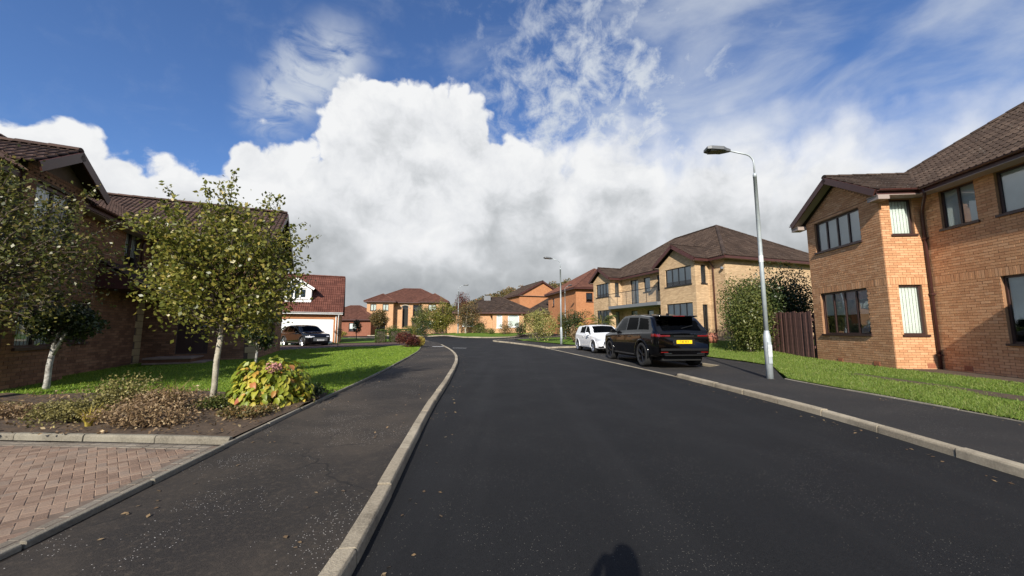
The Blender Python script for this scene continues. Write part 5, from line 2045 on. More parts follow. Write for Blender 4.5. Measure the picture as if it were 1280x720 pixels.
SUV = dict(L=4.95, top=[(-2.475, 1.02), (-2.44, 1.12), (-2.37, 1.20), (-1.98, 1.60), (-1.85, 1.68), (-1.0, 1.765), (-.2, 1.79), (.30, 1.775), (.55, 1.69), (1.28, 1.20), (1.5, 1.15), (2.15, 1.05), (2.38, .93), (2.475, .78)],
           belt=[(-2.475, 1.16), (-1.5, 1.16), (1.2, 1.09), (2.475, 1.0)],
           w=[(-2.475, .80), (-2.42, .905), (-2.25, .965), (-1.5, 1.0), (0, .985), (1.5, .99), (2.1, .955), (2.35, .86), (2.475, .70)],
           bot=[(-2.475, .42), (-2.2, .34), (-1.2, .30), (1.3, .30), (2.2, .30), (2.475, .36)],
           wr=.395, arch=.465, axles=(-1.49, 1.505), track=.865, clear=.24, spokes=5, rim=RIMBLK, seats=(-.75, .35), mirror=(.82, 1.17), handles=((-.55, .98), (.45, .97)),
           side=[[(-.08, 1.18), (.98, 1.13), (.45, 1.66), (-.08, 1.70)], [(-1.10, 1.20), (-.16, 1.18), (-.16, 1.70), (-1.02, 1.67)], [(-1.98, 1.26), (-1.2, 1.20), (-1.12, 1.655), (-1.74, 1.58)]],
           ws=(.58, 1.22), wsw=(.60, .74), rw=(-2.36, -2.03), rww=.68,
           patch={'tail_lamp': lambda x, y, z: y < -2.18 and 1.00 < z < 1.075 and x > .5, 'side_sill#': lambda x, y, z: -1.0 < y < 1.0 and .34 < z < .385 and x > .5},
           patchmat={'tail_lamp': TAILRED, 'side_sill#': mat('satin_sill', (.16, .16, .165), .35, metal=.6)})


def black_suv():
    T = thing('parked_suv', 'black sport utility car with yellow rear number plate in the parking bay', 'car', (5.22, 14.55, gz(5.2, 14.5) + .002), R(6))
    make_car(T, SUV, CARBLACK, (CARGLASS, CARGLASS2), CARBLACK)
    yb = -2.478
    for s in (-1, 1):
        tl = MB().box(min(s * .46, s * .80), max(s * .46, s * .80), yb - .012, yb + .03, 1.0, 1.05)
        tl.build('tail_lamp', TAILRED, T, bevel=.008)
        MB().box(min(s * .55, s * .79), max(s * .55, s * .79), yb - .006, yb + .03, .50, .525).build('reflector', TAILRED, T)
        MB().box(min(s * .42, s * .68), max(s * .42, s * .68), yb - .012, yb + .03, .445, .485).build('exhaust_trim', mat('dark_chrome', (.2, .2, .2), .2, metal=1), T, bevel=.01)
    MB().box(-.34, .34, yb - .010, yb + .02, .995, 1.045).build('tailgate_strip', TRIMBLK, T)
    MB().box(-.78, .78, yb - .008, yb + .03, .56, .63).build('bumper_groove', TRIMBLK, T)
    MB().box(-.66, .66, yb - .015, yb + .03, .40, .44).build('diffuser', TRIMBLK, T)
    pl = MB().box(-.36, .36, yb - .004, yb + .02, .73, .93).build('plate_recess', TRIMBLK, T)
    plate(T, yb - .016, .835, PLATE_Y, 'T48 RFX', -1)
    # roof spoiler and rails
    sp = MB()
    for xx, yy, zz, t in ((-.66, 0, 0, 0), (.66, 0, 0, 0)):
        sp.v += [(xx, -1.70, 1.715), (xx, -2.22, 1.685), (xx, -2.23, 1.65), (xx, -1.80, 1.61)]
    sp.f = [(0, 1, 5, 4), (1, 2, 6, 5), (2, 3, 7, 6), (3, 0, 4, 7), (3, 2, 1, 0), (4, 5, 6, 7)]
    sp.build('spoiler', CARBLACK, T, bevel=.015, seg=2)
    MB().box(-.2, .2, -2.242, -2.225, 1.655, 1.68).build('brake_lamp', TAILRED, T)
    MB().box(-.02, .02, -1.6, -1.45, 1.71, 1.79).build('aerial_fin', CARBLACK, T, bevel=.01)
    w = MB().tube([(0, -2.33, 1.26), (.42, -2.29, 1.36)], .012, 6)
    w.build('wiper', TRIMBLK, T)


black_suv()

HATCH = dict(L=3.97, top=[(-1.985, .84), (-1.95, .95), (-1.88, 1.02), (-1.62, 1.36), (-1.48, 1.42), (-.6, 1.46), (.0, 1.45), (.28, 1.40), (1.02, 1.00), (1.18, .96), (1.72, .83), (1.92, .70), (1.985, .56)],
             belt=[(-1.985, .98), (-1.2, .97), (1.0, .90), (1.985, .8)],
             w=[(-1.985, .66), (-1.93, .76), (-1.7, .82), (-1, .84), (1, .84), (1.6, .81), (1.85, .72), (1.985, .56)],
             bot=[(-1.985, .34), (-1.7, .26), (-1, .22), (1.2, .22), (1.7, .21), (1.985, .26)],
             wr=.305, arch=.36, axles=(-1.305, 1.165), track=.725, clear=.17, spokes=5, rim=RIMSIL, seats=(-.65, .2), mirror=(.58, .97), handles=((-.35, .82), (.5, .80)),
             side=[[(-.10, .99), (.72, .95), (.22, 1.36), (-.10, 1.38)], [(-.95, 1.0), (-.17, .99), (-.17, 1.38), (-.9, 1.36)]],
             ws=(.30, .98), wsw=(.56, .66), rw=(-1.86, -1.60), rww=.55,
             patch={'headlamp': lambda x, y, z: y > 1.5 and .60 < z < .745 and x > .40 and x > .42 + (1.75 - y) * .3,
                    'air_intake#': lambda x, y, z: y > 1.6 and .27 < z < .36 and x < .75},
             patchmat={'headlamp': LENS, 'air_intake#': TRIMBLK})


def white_hatch():
    T = thing('parked_hatchback', 'small white hatchback parked facing us behind the black car', 'car', (4.72, 20.35, gz(4.7, 20.3) + .002), R(8 + 180))
    T.scale = (1, 1, .97)
    make_car(T, HATCH, CARWHITE, (CARGLASS, CARGLASS), CARWHITE)
    yf = 1.987
    MB().box(-.50, .50, yf - .03, yf + .008, .46, .53).build('grille', TRIMBLK, T, bevel=.005)
    MB().box(-.48, .48, yf - .05, yf + .006, .29, .37).build('lower_grille', TRIMBLK, T, bevel=.005)
    plate(T, yf + .012, .42, PLATE_W, 'SH12 LKD', 1)
    MB().lathe([(.05, 0), (.05, .01), (.04, .014)], (0, 0, 0), 20).build('badge', RIMSIL, T).location = (0, yf + .002, .60)


white_hatch()
CROSS = dict(SUV)
CROSS.update(L=4.6, top=[(-2.3, .95), (-2.26, 1.08), (-2.2, 1.13), (-1.85, 1.42), (-1.6, 1.52), (-.8, 1.62), (-.1, 1.62), (.3, 1.58), (.5, 1.52), (1.2, 1.08), (1.4, 1.03), (2.0, .95), (2.22, .85), (2.3, .7)],
             belt=[(-2.3, 1.06), (1.2, .98), (2.3, .9)], w=[(-2.3, .72), (-2.24, .82), (-2.1, .89), (-1.4, .92), (1.4, .92), (1.9, .89), (2.18, .8), (2.3, .64)],
             bot=[(-2.3, .4), (-2, .3), (1.9, .26), (2.3, .32)], wr=.36, arch=.42, axles=(-1.38, 1.40), track=.79, spokes=5, rim=RIMSIL, mirror=(.75, 1.05), handles=((-.5, .9), (.45, .88)),
             side=[[(-.08, 1.08), (.9, 1.02), (.4, 1.48), (-.08, 1.52)], [(-1.0, 1.1), (-.15, 1.08), (-.15, 1.52), (-.95, 1.5)], [(-1.6, 1.14), (-1.08, 1.1), (-1.03, 1.49), (-1.35, 1.44)]],
             ws=(.52, 1.14), wsw=(.55, .68), rw=(-2.18, -1.84), rww=.6, clear=.2,
             patch={'headlamp': lambda x, y, z: y > 1.85 and .70 < z < .80 and x > .45, 'side_sill#': lambda x, y, z: -.95 < y < .95 and .30 < z < .36 and x > .5},
             patchmat={'headlamp': LENS, 'side_sill#': MATS['satin_sill']})


def crossover():
    T = thing('parked_suv', 'black crossover car parked before the white garage door', 'car', (-14.75, 27.0, .30), R(-125))
    T.scale = (.93, .93, .93)
    make_car(T, CROSS, CARBLACK, (CARGLASS, CARGLASS), TRIMBLK)
    yf = 2.303
    MB().box(-.52, .52, yf - .05, yf + .008, .42, .68).build('grille', mat('grille_grey', (.10, .105, .11), .4), T, bevel=.02)
    plate(T, yf + .014, .50, PLATE_W, 'SK23 WNE', 1)


crossover()


# ------------------------------------------------------------------ foliage kit
def leaf_verts(C, size, aspect=.62, up=0.0, fold=.25, jitter=.35, face=None):
    n = len(C)
    nr = RNG.normal(0, 1, (n, 3))
    if face is not None:
        nr = nr * .75 + face
    nr[:, 2] += up
    nr /= np.linalg.norm(nr, axis=1)[:, None]
    a = RNG.normal(0, 1, (n, 3))
    a[:, 2] -= .4
    a -= nr * np.sum(a * nr, axis=1)[:, None]
    a /= np.linalg.norm(a, axis=1)[:, None]
    b = np.cross(nr, a)
    s = (size * RNG.uniform(1 - jitter, 1 + jitter, n))[:, None]
    w = s * aspect * .5
    base = C - a * s * .5
    tip = C + a * s * .5
    m = C - a * s * .05 + nr * s * fold * .4
    V = np.empty((n, 4, 3))
    V[:, 0] = base
    V[:, 1] = m + b * w
    V[:, 2] = tip
    V[:, 3] = m - b * w
    return V


def leaves(name, C, size, m, parent, **kw):
    return fast_mesh(name, leaf_verts(np.asarray(C, float), size, **kw), 4, m, parent)


def blob_points(n, centre, rad, hollow=.45, lump=.35, seed=0, flat=None):
    """Points through an uneven crown: several overlapping lumps, thicker towards the outside."""
    r = np.random.default_rng(seed)
    k = max(5, int(n ** .5 / 6))
    dirs = r.normal(0, 1, (k, 3))
    dirs /= np.linalg.norm(dirs, axis=1)[:, None]
    lc = dirs * r.uniform(.25, .72, (k, 1))
    lr = r.uniform(lump, lump * 1.7, k)
    idx = r.integers(0, k, n)
    d = r.normal(0, 1, (n, 3))
    d /= np.linalg.norm(d, axis=1)[:, None]
    rr = r.uniform(hollow, 1, n) ** .6
    P = lc[idx] + d * (lr[idx] * rr)[:, None]
    P = P * np.array(rad) + np.array(centre)
    if flat is not None:
        P = P[P[:, 2] > flat]
    return P


def shrub(name, label, x, y, rad, n, size, m, cat='shrub', seed=0, stem=True, dz=UP, lift=None, lump=.4, zc=None, group=None, aspect=.55, hollow=.45):
    z = gz(x, y) + dz
    T = thing(name, label, cat, (x, y, z), 0, group)
    zc = rad[2] * .88 if zc is None else zc
    P = blob_points(n, (0, 0, zc), rad, hollow, lump, seed, flat=.02)
    leaves('foliage', P, size, m, T, aspect=aspect)
    if stem:
        mb = MB()
        r = random.Random(seed)
        for k in range(6):
            a = r.uniform(0, 6.28)
            q = r.uniform(.3, .7)
            mb.tube([(0.04 * math.cos(a), .04 * math.sin(a), -.05), (rad[0] * q * .5 * math.cos(a), rad[1] * q * .5 * math.sin(a), zc * .6), (rad[0] * q * math.cos(a), rad[1] * q * math.sin(a), zc * 1.25)], [.03, .02, .008], 5)
        mb.build('stem', BARK, T)
    return T


def tree(name, label, x, y, h_fork, crown_c, crown_r, n_br, n_leaf, leaf, lm, bark, trunk_r, seed, lean=(0, 0), dz=UP, fork=False, sprays=0, fill=.35, reach=(.75, 1.05), group=None, aspect=.66):
    """Tapered trunk, limbs to the crown's edge, twigs with leaves along them."""
    r = random.Random(seed)
    rn = np.random.default_rng(seed)
    z0 = gz(x, y) + dz
    T = thing(name, label, 'tree', (x, y, z0), 0, group)
    tr = MB()
    c = Vector(crown_c)
    top = c + Vector((0, 0, crown_r[2] * .55))
    fk = Vector((lean[0], lean[1], h_fork))
    tp = [(0, 0, -.1), (lean[0] * .1 + .01, lean[1] * .1, h_fork * .25), (lean[0] * .45 - .012, lean[1] * .4, h_fork * .6), tuple(fk)]
    tr.tube(tp, [trunk_r * 1.25, trunk_r * 1.02, trunk_r * .95, trunk_r * .88], 10)
    if fork:
        tr.tube([tuple(fk - Vector((0, 0, .12))), tuple(fk + Vector((.16, 0, .22))), tuple(fk + Vector((.26, .05, .5)))], [trunk_r * .75, trunk_r * .6, trunk_r * .4], 8)
        tr.tube([tuple(fk - Vector((0, 0, .05))), tuple(fk + Vector((-.03, 0, .25))), tuple(fk + Vector((-.08, .05, .5)))], [trunk_r * .7, trunk_r * .55, trunk_r * .4], 8)
    tr.tube([tuple(fk), tuple(fk.lerp(top, .5) + Vector((r.uniform(-.05, .05), r.uniform(-.05, .05), 0))), tuple(top)], [trunk_r * .85, trunk_r * .45, trunk_r * .12], 8)
    tr.build('trunk', bark, T, smooth=True)
    br = MB()
    L = []
    for k in range(n_br):
        ph = r.uniform(0, 6.283)
        ct = r.uniform(-.72, 1)
        st = math.sqrt(max(0, 1 - ct * ct))
        rc = r.uniform(*reach)
        if sprays and k < sprays:
            ct = r.uniform(.35, .95); st = math.sqrt(1 - ct * ct); rc = r.uniform(1.12, 1.34)
        end = c + Vector((crown_r[0] * st * math.cos(ph), crown_r[1] * st * math.sin(ph), crown_r[2] * ct)) * rc
        s0 = fk.lerp(top, min(.9, max(0, r.uniform(0, .5) + ct * .3)))
        mid = s0.lerp(end, .5) + Vector((r.uniform(-.12, .12), r.uniform(-.12, .12), r.uniform(-.02, .18))) * crown_r[0]
        pts = [s0, s0.lerp(mid, .55), mid, mid.lerp(end, .55) + Vector((0, 0, .03)), end]
        br.tube([tuple(p) for p in pts], [trunk_r * .34, trunk_r * .26, trunk_r * .18, trunk_r * .1, .003], 5)
        m = int(n_leaf / n_br)
        t = rn.uniform(.28, 1.0, m) ** (.75)
        seg = np.clip((t * 4).astype(int), 0, 3)
        A = np.array([tuple(p) for p in pts])
        f = (t * 4 - seg)[:, None]
        pos = A[seg] * (1 - f) + A[seg + 1] * f
        spread = (crown_r[0] * (.16 if rc < 1.1 else .055)) * (1.15 - .45 * t)
        pos = pos + rn.normal(0, 1, (m, 3)) * spread[:, None]
        L.append(pos)
    if fill:
        L.append(blob_points(int(n_leaf * fill), tuple(c), [q * .92 for q in crown_r], .3, .42, seed + 3))
    br.build('branch', BARK, T)
    leaves('crown', np.concatenate(L), leaf, lm, T, aspect=aspect)
    return T


LEAF_TREE = leaf_mat('olive_birch_leaf', [(0, (.085, .105, .018)), (.45, (.165, .172, .028)), (.8, (.265, .25, .048)), (.95, (.38, .31, .065)), (1, (.46, .36, .10))], .38, .38)
LEAF_DARK = leaf_mat('dark_olive_leaf', [(0, (.055, .070, .015)), (.5, (.105, .112, .024)), (.9, (.18, .16, .04)), (1, (.30, .23, .08))], .36, .4)
LEAF_DEEP = leaf_mat('deep_green_leaf', [(0, (.018, .032, .010)), (.6, (.038, .058, .017)), (1, (.085, .105, .03))], .2, .4)
LEAF_YG = leaf_mat('yellow_green_shrub_leaf', [(0, (.055, .080, .018)), (.5, (.11, .13, .030)), (1, (.22, .22, .065))], .3, .45)
LEAF_VAR = leaf_mat('variegated_leaf', [(0, (.12, .15, .03)), (.4, (.26, .25, .06)), (1, (.50, .44, .17))], .3, .5)
LEAF_HEDGE = leaf_mat('box_hedge_leaf', [(0, (.035, .065, .010)), (.6, (.07, .11, .018)), (1, (.12, .15, .03))], .25, .5)
LEAF_RED = leaf_mat('wine_red_leaf', [(0, (.05, .012, .012)), (.5, (.11, .025, .022)), (.9, (.20, .06, .035)), (1, (.3, .14, .05))], .3, .5)
LEAF_RUST = leaf_mat('rust_brown_leaf', [(0, (.12, .072, .036)), (.5, (.23, .150, .075)), (.9, (.36, .25, .13)), (1, (.50, .39, .22))], .25, .6)
LEAF_OLIVE = leaf_mat('dry_olive_leaf', [(0, (.10, .09, .028)), (.5, (.185, .165, .05)), (.9, (.30, .26, .085)), (1, (.42, .36, .14))], .25, .6)
LEAF_YEL = leaf_mat('yellow_leaf', [(0, (.26, .20, .03)), (.5, (.42, .32, .05)), (1, (.55, .45, .12))], .35, .5)
LEAF_HYD = leaf_mat('hydrangea_leaf', [(0, (.17, .22, .025)), (.4, (.28, .33, .035)), (.75, (.44, .42, .05)), (.9, (.54, .42, .07)), (.97, (.52, .24, .06)), (1, (.45, .12, .08))], .35, .45)
LEAF_AUT = leaf_mat('autumn_mixed_leaf', [(0, (.075, .068, .022)), (.5, (.15, .125, .04)), (.9, (.25, .15, .055)), (1, (.33, .15, .06))], .3, .5)

# ------------------------------------------------------------------ left garden
sheet('flower_bed', [(-3.19, 4.46), (-3.34, 6.2), (-3.41, 7.15), (-4.5, 7.55), (-6.2, 7.45), (-8.5, 6.95), (-15, 6.1), (-15, 5.4), (-8.8, 4.93)], UP + .05, SOIL, .5,
      zf=lambda x, y: lawn_g(x, y) + .03 * math.sin(x * 5) * math.cos(y * 6))
tree('young_tree', 'slender pale-trunked young tree with olive leaves in the left flower bed', -4.98, 6.42, 1.12, (.08, 0, 2.14), (1.2, 1.15, 1.34), 120, 13000, .066, LEAF_TREE, BARK_PALE, .043, 5, lean=(.05, 0), dz=UP + .06, sprays=22, fill=.15)
tree('garden_tree', 'dark leafy tree leaning in at the left edge of the picture', -9.0, 6.15, 1.25, (.15, .2, 2.6), (1.5, 1.35, 1.55), 80, 9000, .062, LEAF_DARK, BARK, .08, 8, lean=(.1, 0), dz=UP, sprays=10, fill=.2)
tree('birch_tree', 'small gnarled white-trunked tree with clipped dark crown on the left lawn', -9.15, 7.55, .84, (.15, 0, 1.36), (.62, .52, .35), 26, 3400, .062, LEAF_DEEP, BARK_WHITE, .046, 12, lean=(.05, 0), dz=UP + .08, fork=True, fill=.5, reach=(.7, 1.0))
tree('sapling', 'small dark-leaved sapling behind the yellow hydrangea bush', -6.7, 10.0, .55, (0, 0, 1.05), (.46, .4, .5), 18, 900, .085, LEAF_DEEP, BARK_WHITE, .028, 21, dz=UP + .1, fill=.4)


def hydrangea():
    T = thing('hydrangea_bush', 'rounded yellow-green hydrangea bush beside the pale tree trunk', 'bush', (-4.02, 6.42, gz(-4.0, 6.4) + UP + .05))
    rn = np.random.default_rng(4)
    mats = []
    for k in range(6):
        mb = MB()
        s = .098 + .010 * (k % 3)
        w = s * .34
        bend = .18 + .05 * k
        rows = []
        for i in range(5):
            t = i / 4
            ww = w * math.sin(math.pi * (.12 + .84 * t)) ** .8
            rows.append([(-ww, t * s, -bend * s * t * t + .018 * ww / w), (0, t * s, -bend * s * t * t), (ww, t * s, -bend * s * t * t + .018 * ww / w)])
        for a in rows:
            mb.v += a
        for i in range(4):
            for j in range(2):
                a = i * 3 + j
                mb.f.append((a, a + 1, a + 4, a + 3))
        mats.append(mb.mesh('leaf', LEAF_HYD, True))
    inner = []
    for n in range(2000):
        d = rn.normal(0, 1, 3)
        d[2] = abs(d[2]) * 1.0 - .12
        d /= np.linalg.norm(d)
        lumpy = 1 + .12 * math.sin(d[0] * 7 + 1) * math.cos(d[1] * 6) + .06 * math.sin(d[2] * 11)
        rad = np.array([.60, .54, .68]) * lumpy
        q = rn.uniform(.86, 1.03) if n < 300 else rn.uniform(.5, .98)
        p = d * rad * q + np.array([0, 0, .06])
        if p[2] < .02:
            continue
        out = Vector((d[0], d[1], d[2] * .55 + .15)).normalized()
        if n < 300:
            if d[1] > .55:
                d[1] = -d[1]; p[1] = -p[1]; out.y = -out.y
            o = bpy.data.objects.new('leaf', mats[n % 6])
            link(o, T)
            o.location = p
            q4 = (out + Vector((0, 0, .35))).normalized().to_track_quat('Z', 'Y').to_matrix().to_4x4()
            M4 = q4 @ Matrix.Rotation(math.pi + rn.uniform(-.9, .9), 4, 'Z') @ Matrix.Rotation(rn.uniform(-.15, .45), 4, 'X')
            o.rotation_euler = M4.to_euler()
            k = rn.uniform(.8, 1.25)
            o.scale = (k, k, k)
        else:
            inner.append(p)
    fo = leaves('foliage', np.array(inner), .088, LEAF_HYD, T, aspect=.6, up=.6)
    fo['kind'] = 'stuff'
    mb = MB()
    for k in range(16):
        a = rn.uniform(0, 6.28)
        mb.tube([(.05 * math.cos(a), .05 * math.sin(a), -.03), (.3 * math.cos(a), .3 * math.sin(a), .35), (.45 * math.cos(a), .42 * math.sin(a), .6)], [.012, .008, .004], 5)
    mb.build('stem', BARK, T)
    fl = blob_points(150, (.28, -.42, .62), (.11, .09, .10), .7, .5, 3)
    leaves('flower_head', fl, .035, mat('faded_pink_petal', (.42, .20, .17), .7), T, aspect=.9)


hydrangea()
low = [
    ('rust-brown dry low shrub at the foot of the pale tree trunk', -5.05, 5.55, (.60, .50, .26), 2600, .050, LEAF_RUST, 31),
    ('brown withered groundcover spilling over the concrete edging', -4.70, 4.98, (.50, .36, .20), 1900, .045, LEAF_RUST, 32),
    ('olive feathery low shrub rising in the middle of the flower bed', -6.05, 6.05, (.62, .50, .36), 2600, .055, LEAF_OLIVE, 33),
    ('dull green low plant between the edging and the olive shrub', -5.95, 5.20, (.52, .36, .22), 1900, .05, LEAF_OLIVE, 34),
    ('reddish heather mound near the left edge of the bed', -7.0, 5.45, (.55, .40, .17), 1900, .042, LEAF_RUST, 35),
    ('yellowish heather mound at the far left of the bed', -7.75, 5.55, (.6, .42, .16), 1900, .042, LEAF_OLIVE, 36),
    ('dark small leafy groundcover at the right end of the bed', -3.72, 5.55, (.32, .5, .10), 900, .05, LEAF_AUT, 37),
    ('dark green creeping plant beside the pavement behind the hydrangea', -3.72, 6.85, (.34, .36, .16), 900, .06, LEAF_DEEP, 38),
    ('yellow-green small plant under the hydrangea and pale trunk', -4.55, 5.95, (.34, .26, .15), 900, .055, LEAF_YG, 39),
]
for lab, x, y, rad, n, s, m, sd in low:
    shrub('low_plant', lab, x, y, (rad[0] * 1.08, rad[1] * 1.0, rad[2] * .82), int(n * 1.8), s * .72, m, 'plant', sd, stem=True, dz=UP + .05, lump=.5, zc=rad[2] * .55, group='low plants in the flower bed', hollow=.2)


def strap_plant(label, x, y, n, h, m, seed, group=None, w=.012):
    r = random.Random(seed)
    T = thing('strap_leaf_plant', label, 'plant', (x, y, gz(x, y) + UP + .04), 0, group)
    mb = MB()
    for k in range(n):
        a = r.uniform(0, 6.28)
        l = h * r.uniform(.6, 1.2)
        q = r.uniform(.25, .8)
        ca, sa = math.cos(a), math.sin(a)
        P = []
        for i in range(5):
            t = i / 4
            P.append(((.03 + q * l * t * t) * ca, (.03 + q * l * t * t) * sa, l * (t - .42 * q * t * t)))
        for i in range(4):
            w0, w1 = w * (1 - i / 4.2), w * (1 - (i + 1) / 4.2)
            mb.quad((P[i][0] - sa * w0, P[i][1] + ca * w0, P[i][2]), (P[i][0] + sa * w0, P[i][1] - ca * w0, P[i][2]), (P[i + 1][0] + sa * w1, P[i + 1][1] - ca * w1, P[i + 1][2]), (P[i + 1][0] - sa * w1, P[i + 1][1] + ca * w1, P[i + 1][2]))
    mb.build('foliage', m, T)


strap_plant('tuft of golden strap-like leaves near the concrete edging', -5.42, 4.98, 60, .30, LEAF_YEL, 2, 'grassy tufts in the flower bed')
strap_plant('tuft of pale green strap leaves behind the rust-brown shrub', -5.55, 6.35, 50, .45, LEAF_OLIVE, 3, 'grassy tufts in the flower bed')
strap_plant('tuft of yellowish grass blades left of the pale trunk', -5.35, 5.85, 46, .42, LEAF_YEL, 5, 'grassy tufts in the flower bed', .008)
# fallen leaves and bark litter on the soil
lp = []
while len(lp) < 1500:
    x, y = RNG.uniform(-8.5, -3.3), RNG.uniform(4.5, 7.3)
    lp.append((x, y, lawn_g(x, y) + UP + .075 + RNG.uniform(0, .02)))
tag(leaves('leaf_litter', lp, .045, LEAF_RUST, None, up=2.2), 'scattered brown dead leaves on the flower bed soil', 'leaf litter', kind='stuff')

lp = []
for line, off, n in ((KERB_L, .12, 110), (KERB_L, -.3, 60), (EDGE_L, .15, 130), (KERB_R, -.12, 90), (BACK_R[:40], -.2, 110)):
    seg = [p for p in line if 1.5 < p[1] < 20]
    for k in range(n):
        p = offset_line(seg, off + abs(RNG.normal(0, .16)) * (1 if off > 0 else -1))[int(RNG.integers(0, len(seg)))]
        x, y = p[0] + RNG.normal(0, .05), p[1] + RNG.uniform(-.3, .3)
        on_road = (line is KERB_L and off > 0) or line is KERB_R
        lp.append((x, y, gz(x, y) + (.006 if on_road else UP + .004)))
tag(leaves('leaf_litter', lp, .035, LEAF_RUST, None, up=6.0, fold=.12), 'few small dead leaves strewn along the kerbs and footways', 'leaf litter', kind='stuff')

# ------------------------------------------------------------------ beyond the lawn on the left
for i, (x, y, w, h, lab) in enumerate([(-10.35, 29.9, .85, .98, 'leftmost clipped green hedge cube beside the far drive'), (-9.45, 30.4, .72, 1.0, 'looser middle clump between the two clipped hedge cubes'), (-8.5, 30.3, .92, 1.0, 'rightmost clipped green hedge cube nearest the road bend')]):
    T = thing('hedge_block', lab, 'hedge', (x, y, gz(x, y) + UP), R(20), 'clipped hedges by the far drive')
    n = 3600
    P = RNG.uniform(-1, 1, (n, 3))
    ax = RNG.integers(0, 3, n)
    sg = RNG.choice([-1, 1], n)
    P[np.arange(n), ax] = sg * RNG.uniform(.82, 1.03, n)
    P *= np.array([w / 2, w / 2, h / 2])
    if i == 1:
        P *= (1 + RNG.normal(0, .07, (n, 1)))
    P[:, 2] += h / 2 + .03
    leaves('foliage', P, .06, LEAF_HEDGE, T)
    MB().box(-w * .36, w * .36, -w * .36, w * .36, .0, h * .88).build('twig_core', BARK, T)
shrub('red_bush', 'wine red bush at the corner of the left lawn', -6.15, 22.6, (.78, .6, .52), 3000, .075, LEAF_RED, 'bush', 41)
shrub('yellow_bush', 'small yellow flowering bush beside the wine red bush', -5.55, 23.1, (.42, .4, .36), 1600, .06, LEAF_YEL, 'bush', 42)
tree('round_tree', 'clipped ball-headed dark tree in front of the far orange house', -14.6, 41.5, 1.1, (0, 0, 2.05), (1.12, 1.1, 1.15), 30, 3600, .11, LEAF_AUT, BARK, .06, 43, fill=.9, reach=(.8, 1.0))
tree('sapling', 'thin bare-looking sapling in front of the garage', -9.9, 21.6, .65, (0, 0, .98), (.26, .2, .25), 14, 240, .05, LEAF_AUT, BARK, .018, 44, fill=.1)
tree('small_tree', 'small dark upright tree right of the red bungalow', -15.4, 37.5, .5, (0, 0, 1.25), (.48, .45, .75), 20, 1000, .09, LEAF_DEEP, BARK, .04, 45, fill=.5)
for k, (x, y, r, m, lab) in enumerate([(-20.5, 45.5, .5, LEAF_YEL, 'low yellowish shrub before the red bungalow'), (-23, 51.5, .6, LEAF_VAR, 'pale flowering shrub under the red bungalow window'), (-26, 52.5, .6, LEAF_RED, 'reddish shrub at the red bungalow wall')]):
    shrub('garden_shrub', lab, x, y, (r * 1.3, r, r * .8), 700, .1, m, 'shrub', 50 + k, group='shrubs before the red bungalow')
tree('bushy_tree', 'large round green tree beside the far street lamp', -8.9, 48.5, .5, (0, 0, 2.3), (2.2, 2.0, 2.1), 44, 5200, .14, LEAF_TREE, BARK, .1, 61, fill=.8)
tree('bushy_tree', 'brown-leaved multi-stemmed tree left of the bungalow', -5.7, 46.4, .7, (.2, 0, 2.3), (1.8, 1.6, 1.85), 44, 2600, .12, LEAF_AUT, BARK_PALE, .1, 62, fork=True, fill=.5)
tree('bushy_tree', 'small light green tree before the orange house corner', -12.6, 53, .5, (0, 0, 2.4), (1.5, 1.4, 2.0), 34, 3000, .13, LEAF_YG, BARK, .08, 63, fill=.7)
tree('bushy_tree', 'red-leaved tree rising behind the bungalow roof', -8.6, 66, 2.0, (0, 0, 5.3), (1.5, 1.5, 1.9), 40, 1500, .16, LEAF_RED, BARK, .1, 64, fill=.5)
shrub('garden_shrub', 'dense dark shrub at the foot of the round green tree', -10.8, 47.6, (1.3, 1.0, 1.0), 2400, .11, LEAF_DEEP, 'shrub', 65)
shrub('garden_shrub', 'rusty shrub under the bungalow windows', -.9, 44.9, (1.1, .8, .95), 2000, .09, LEAF_AUT, 'shrub', 66)
shrub('garden_shrub', 'low yellow-green shrub left of the rusty shrub', -2.6, 45.2, (.9, .6, .5), 1200, .08, LEAF_YG, 'shrub', 67)
shrub('garden_shrub', 'broad green shrub row at the left foot of the round green tree', -13.0, 50.5, (1.9, 1.0, .9), 2600, .11, LEAF_TREE, 'shrub', 73)
shrub('garden_shrub', 'bright yellow-green shrub at the foot of the brown multi-stemmed tree', -4.1, 46.8, (1.2, .9, .75), 2000, .10, LEAF_YG, 'shrub', 74)
shrub('garden_shrub', 'low clipped green shrub before the orange house wall', -17.6, 55.0, (1.6, .8, .7), 1600, .11, LEAF_HEDGE, 'shrub', 75)
shrub('round_bush', 'round dark green bush at the bungalow door', .75, 42.6, (.95, .9, .95), 2600, .09, LEAF_DEEP, 'bush', 68)
shrub('variegated_shrub', 'big cream and yellow variegated shrub on the far right verge', 2.15, 31.0, (1.65, 1.4, 1.35), 6000, .10, LEAF_VAR, 'shrub', 69, lump=.45)
shrub('garden_shrub', 'dark green shrub behind the second street lamp', 5.5, 33.0, (1.6, 1.2, 1.5), 4200, .11, LEAF_DEEP, 'shrub', 70)
shrub('garden_shrub', 'small reddish-brown upright shrub left of the white car', 4.55, 28.0, (.34, .34, .75), 900, .10, LEAF_RUST, 'shrub', 71)
shrub('garden_shrub', 'yellow-leaved shrub between the lamp and the palm', 4.7, 33.6, (.9, .8, 1.35), 1800, .11, LEAF_YG, 'shrub', 72)


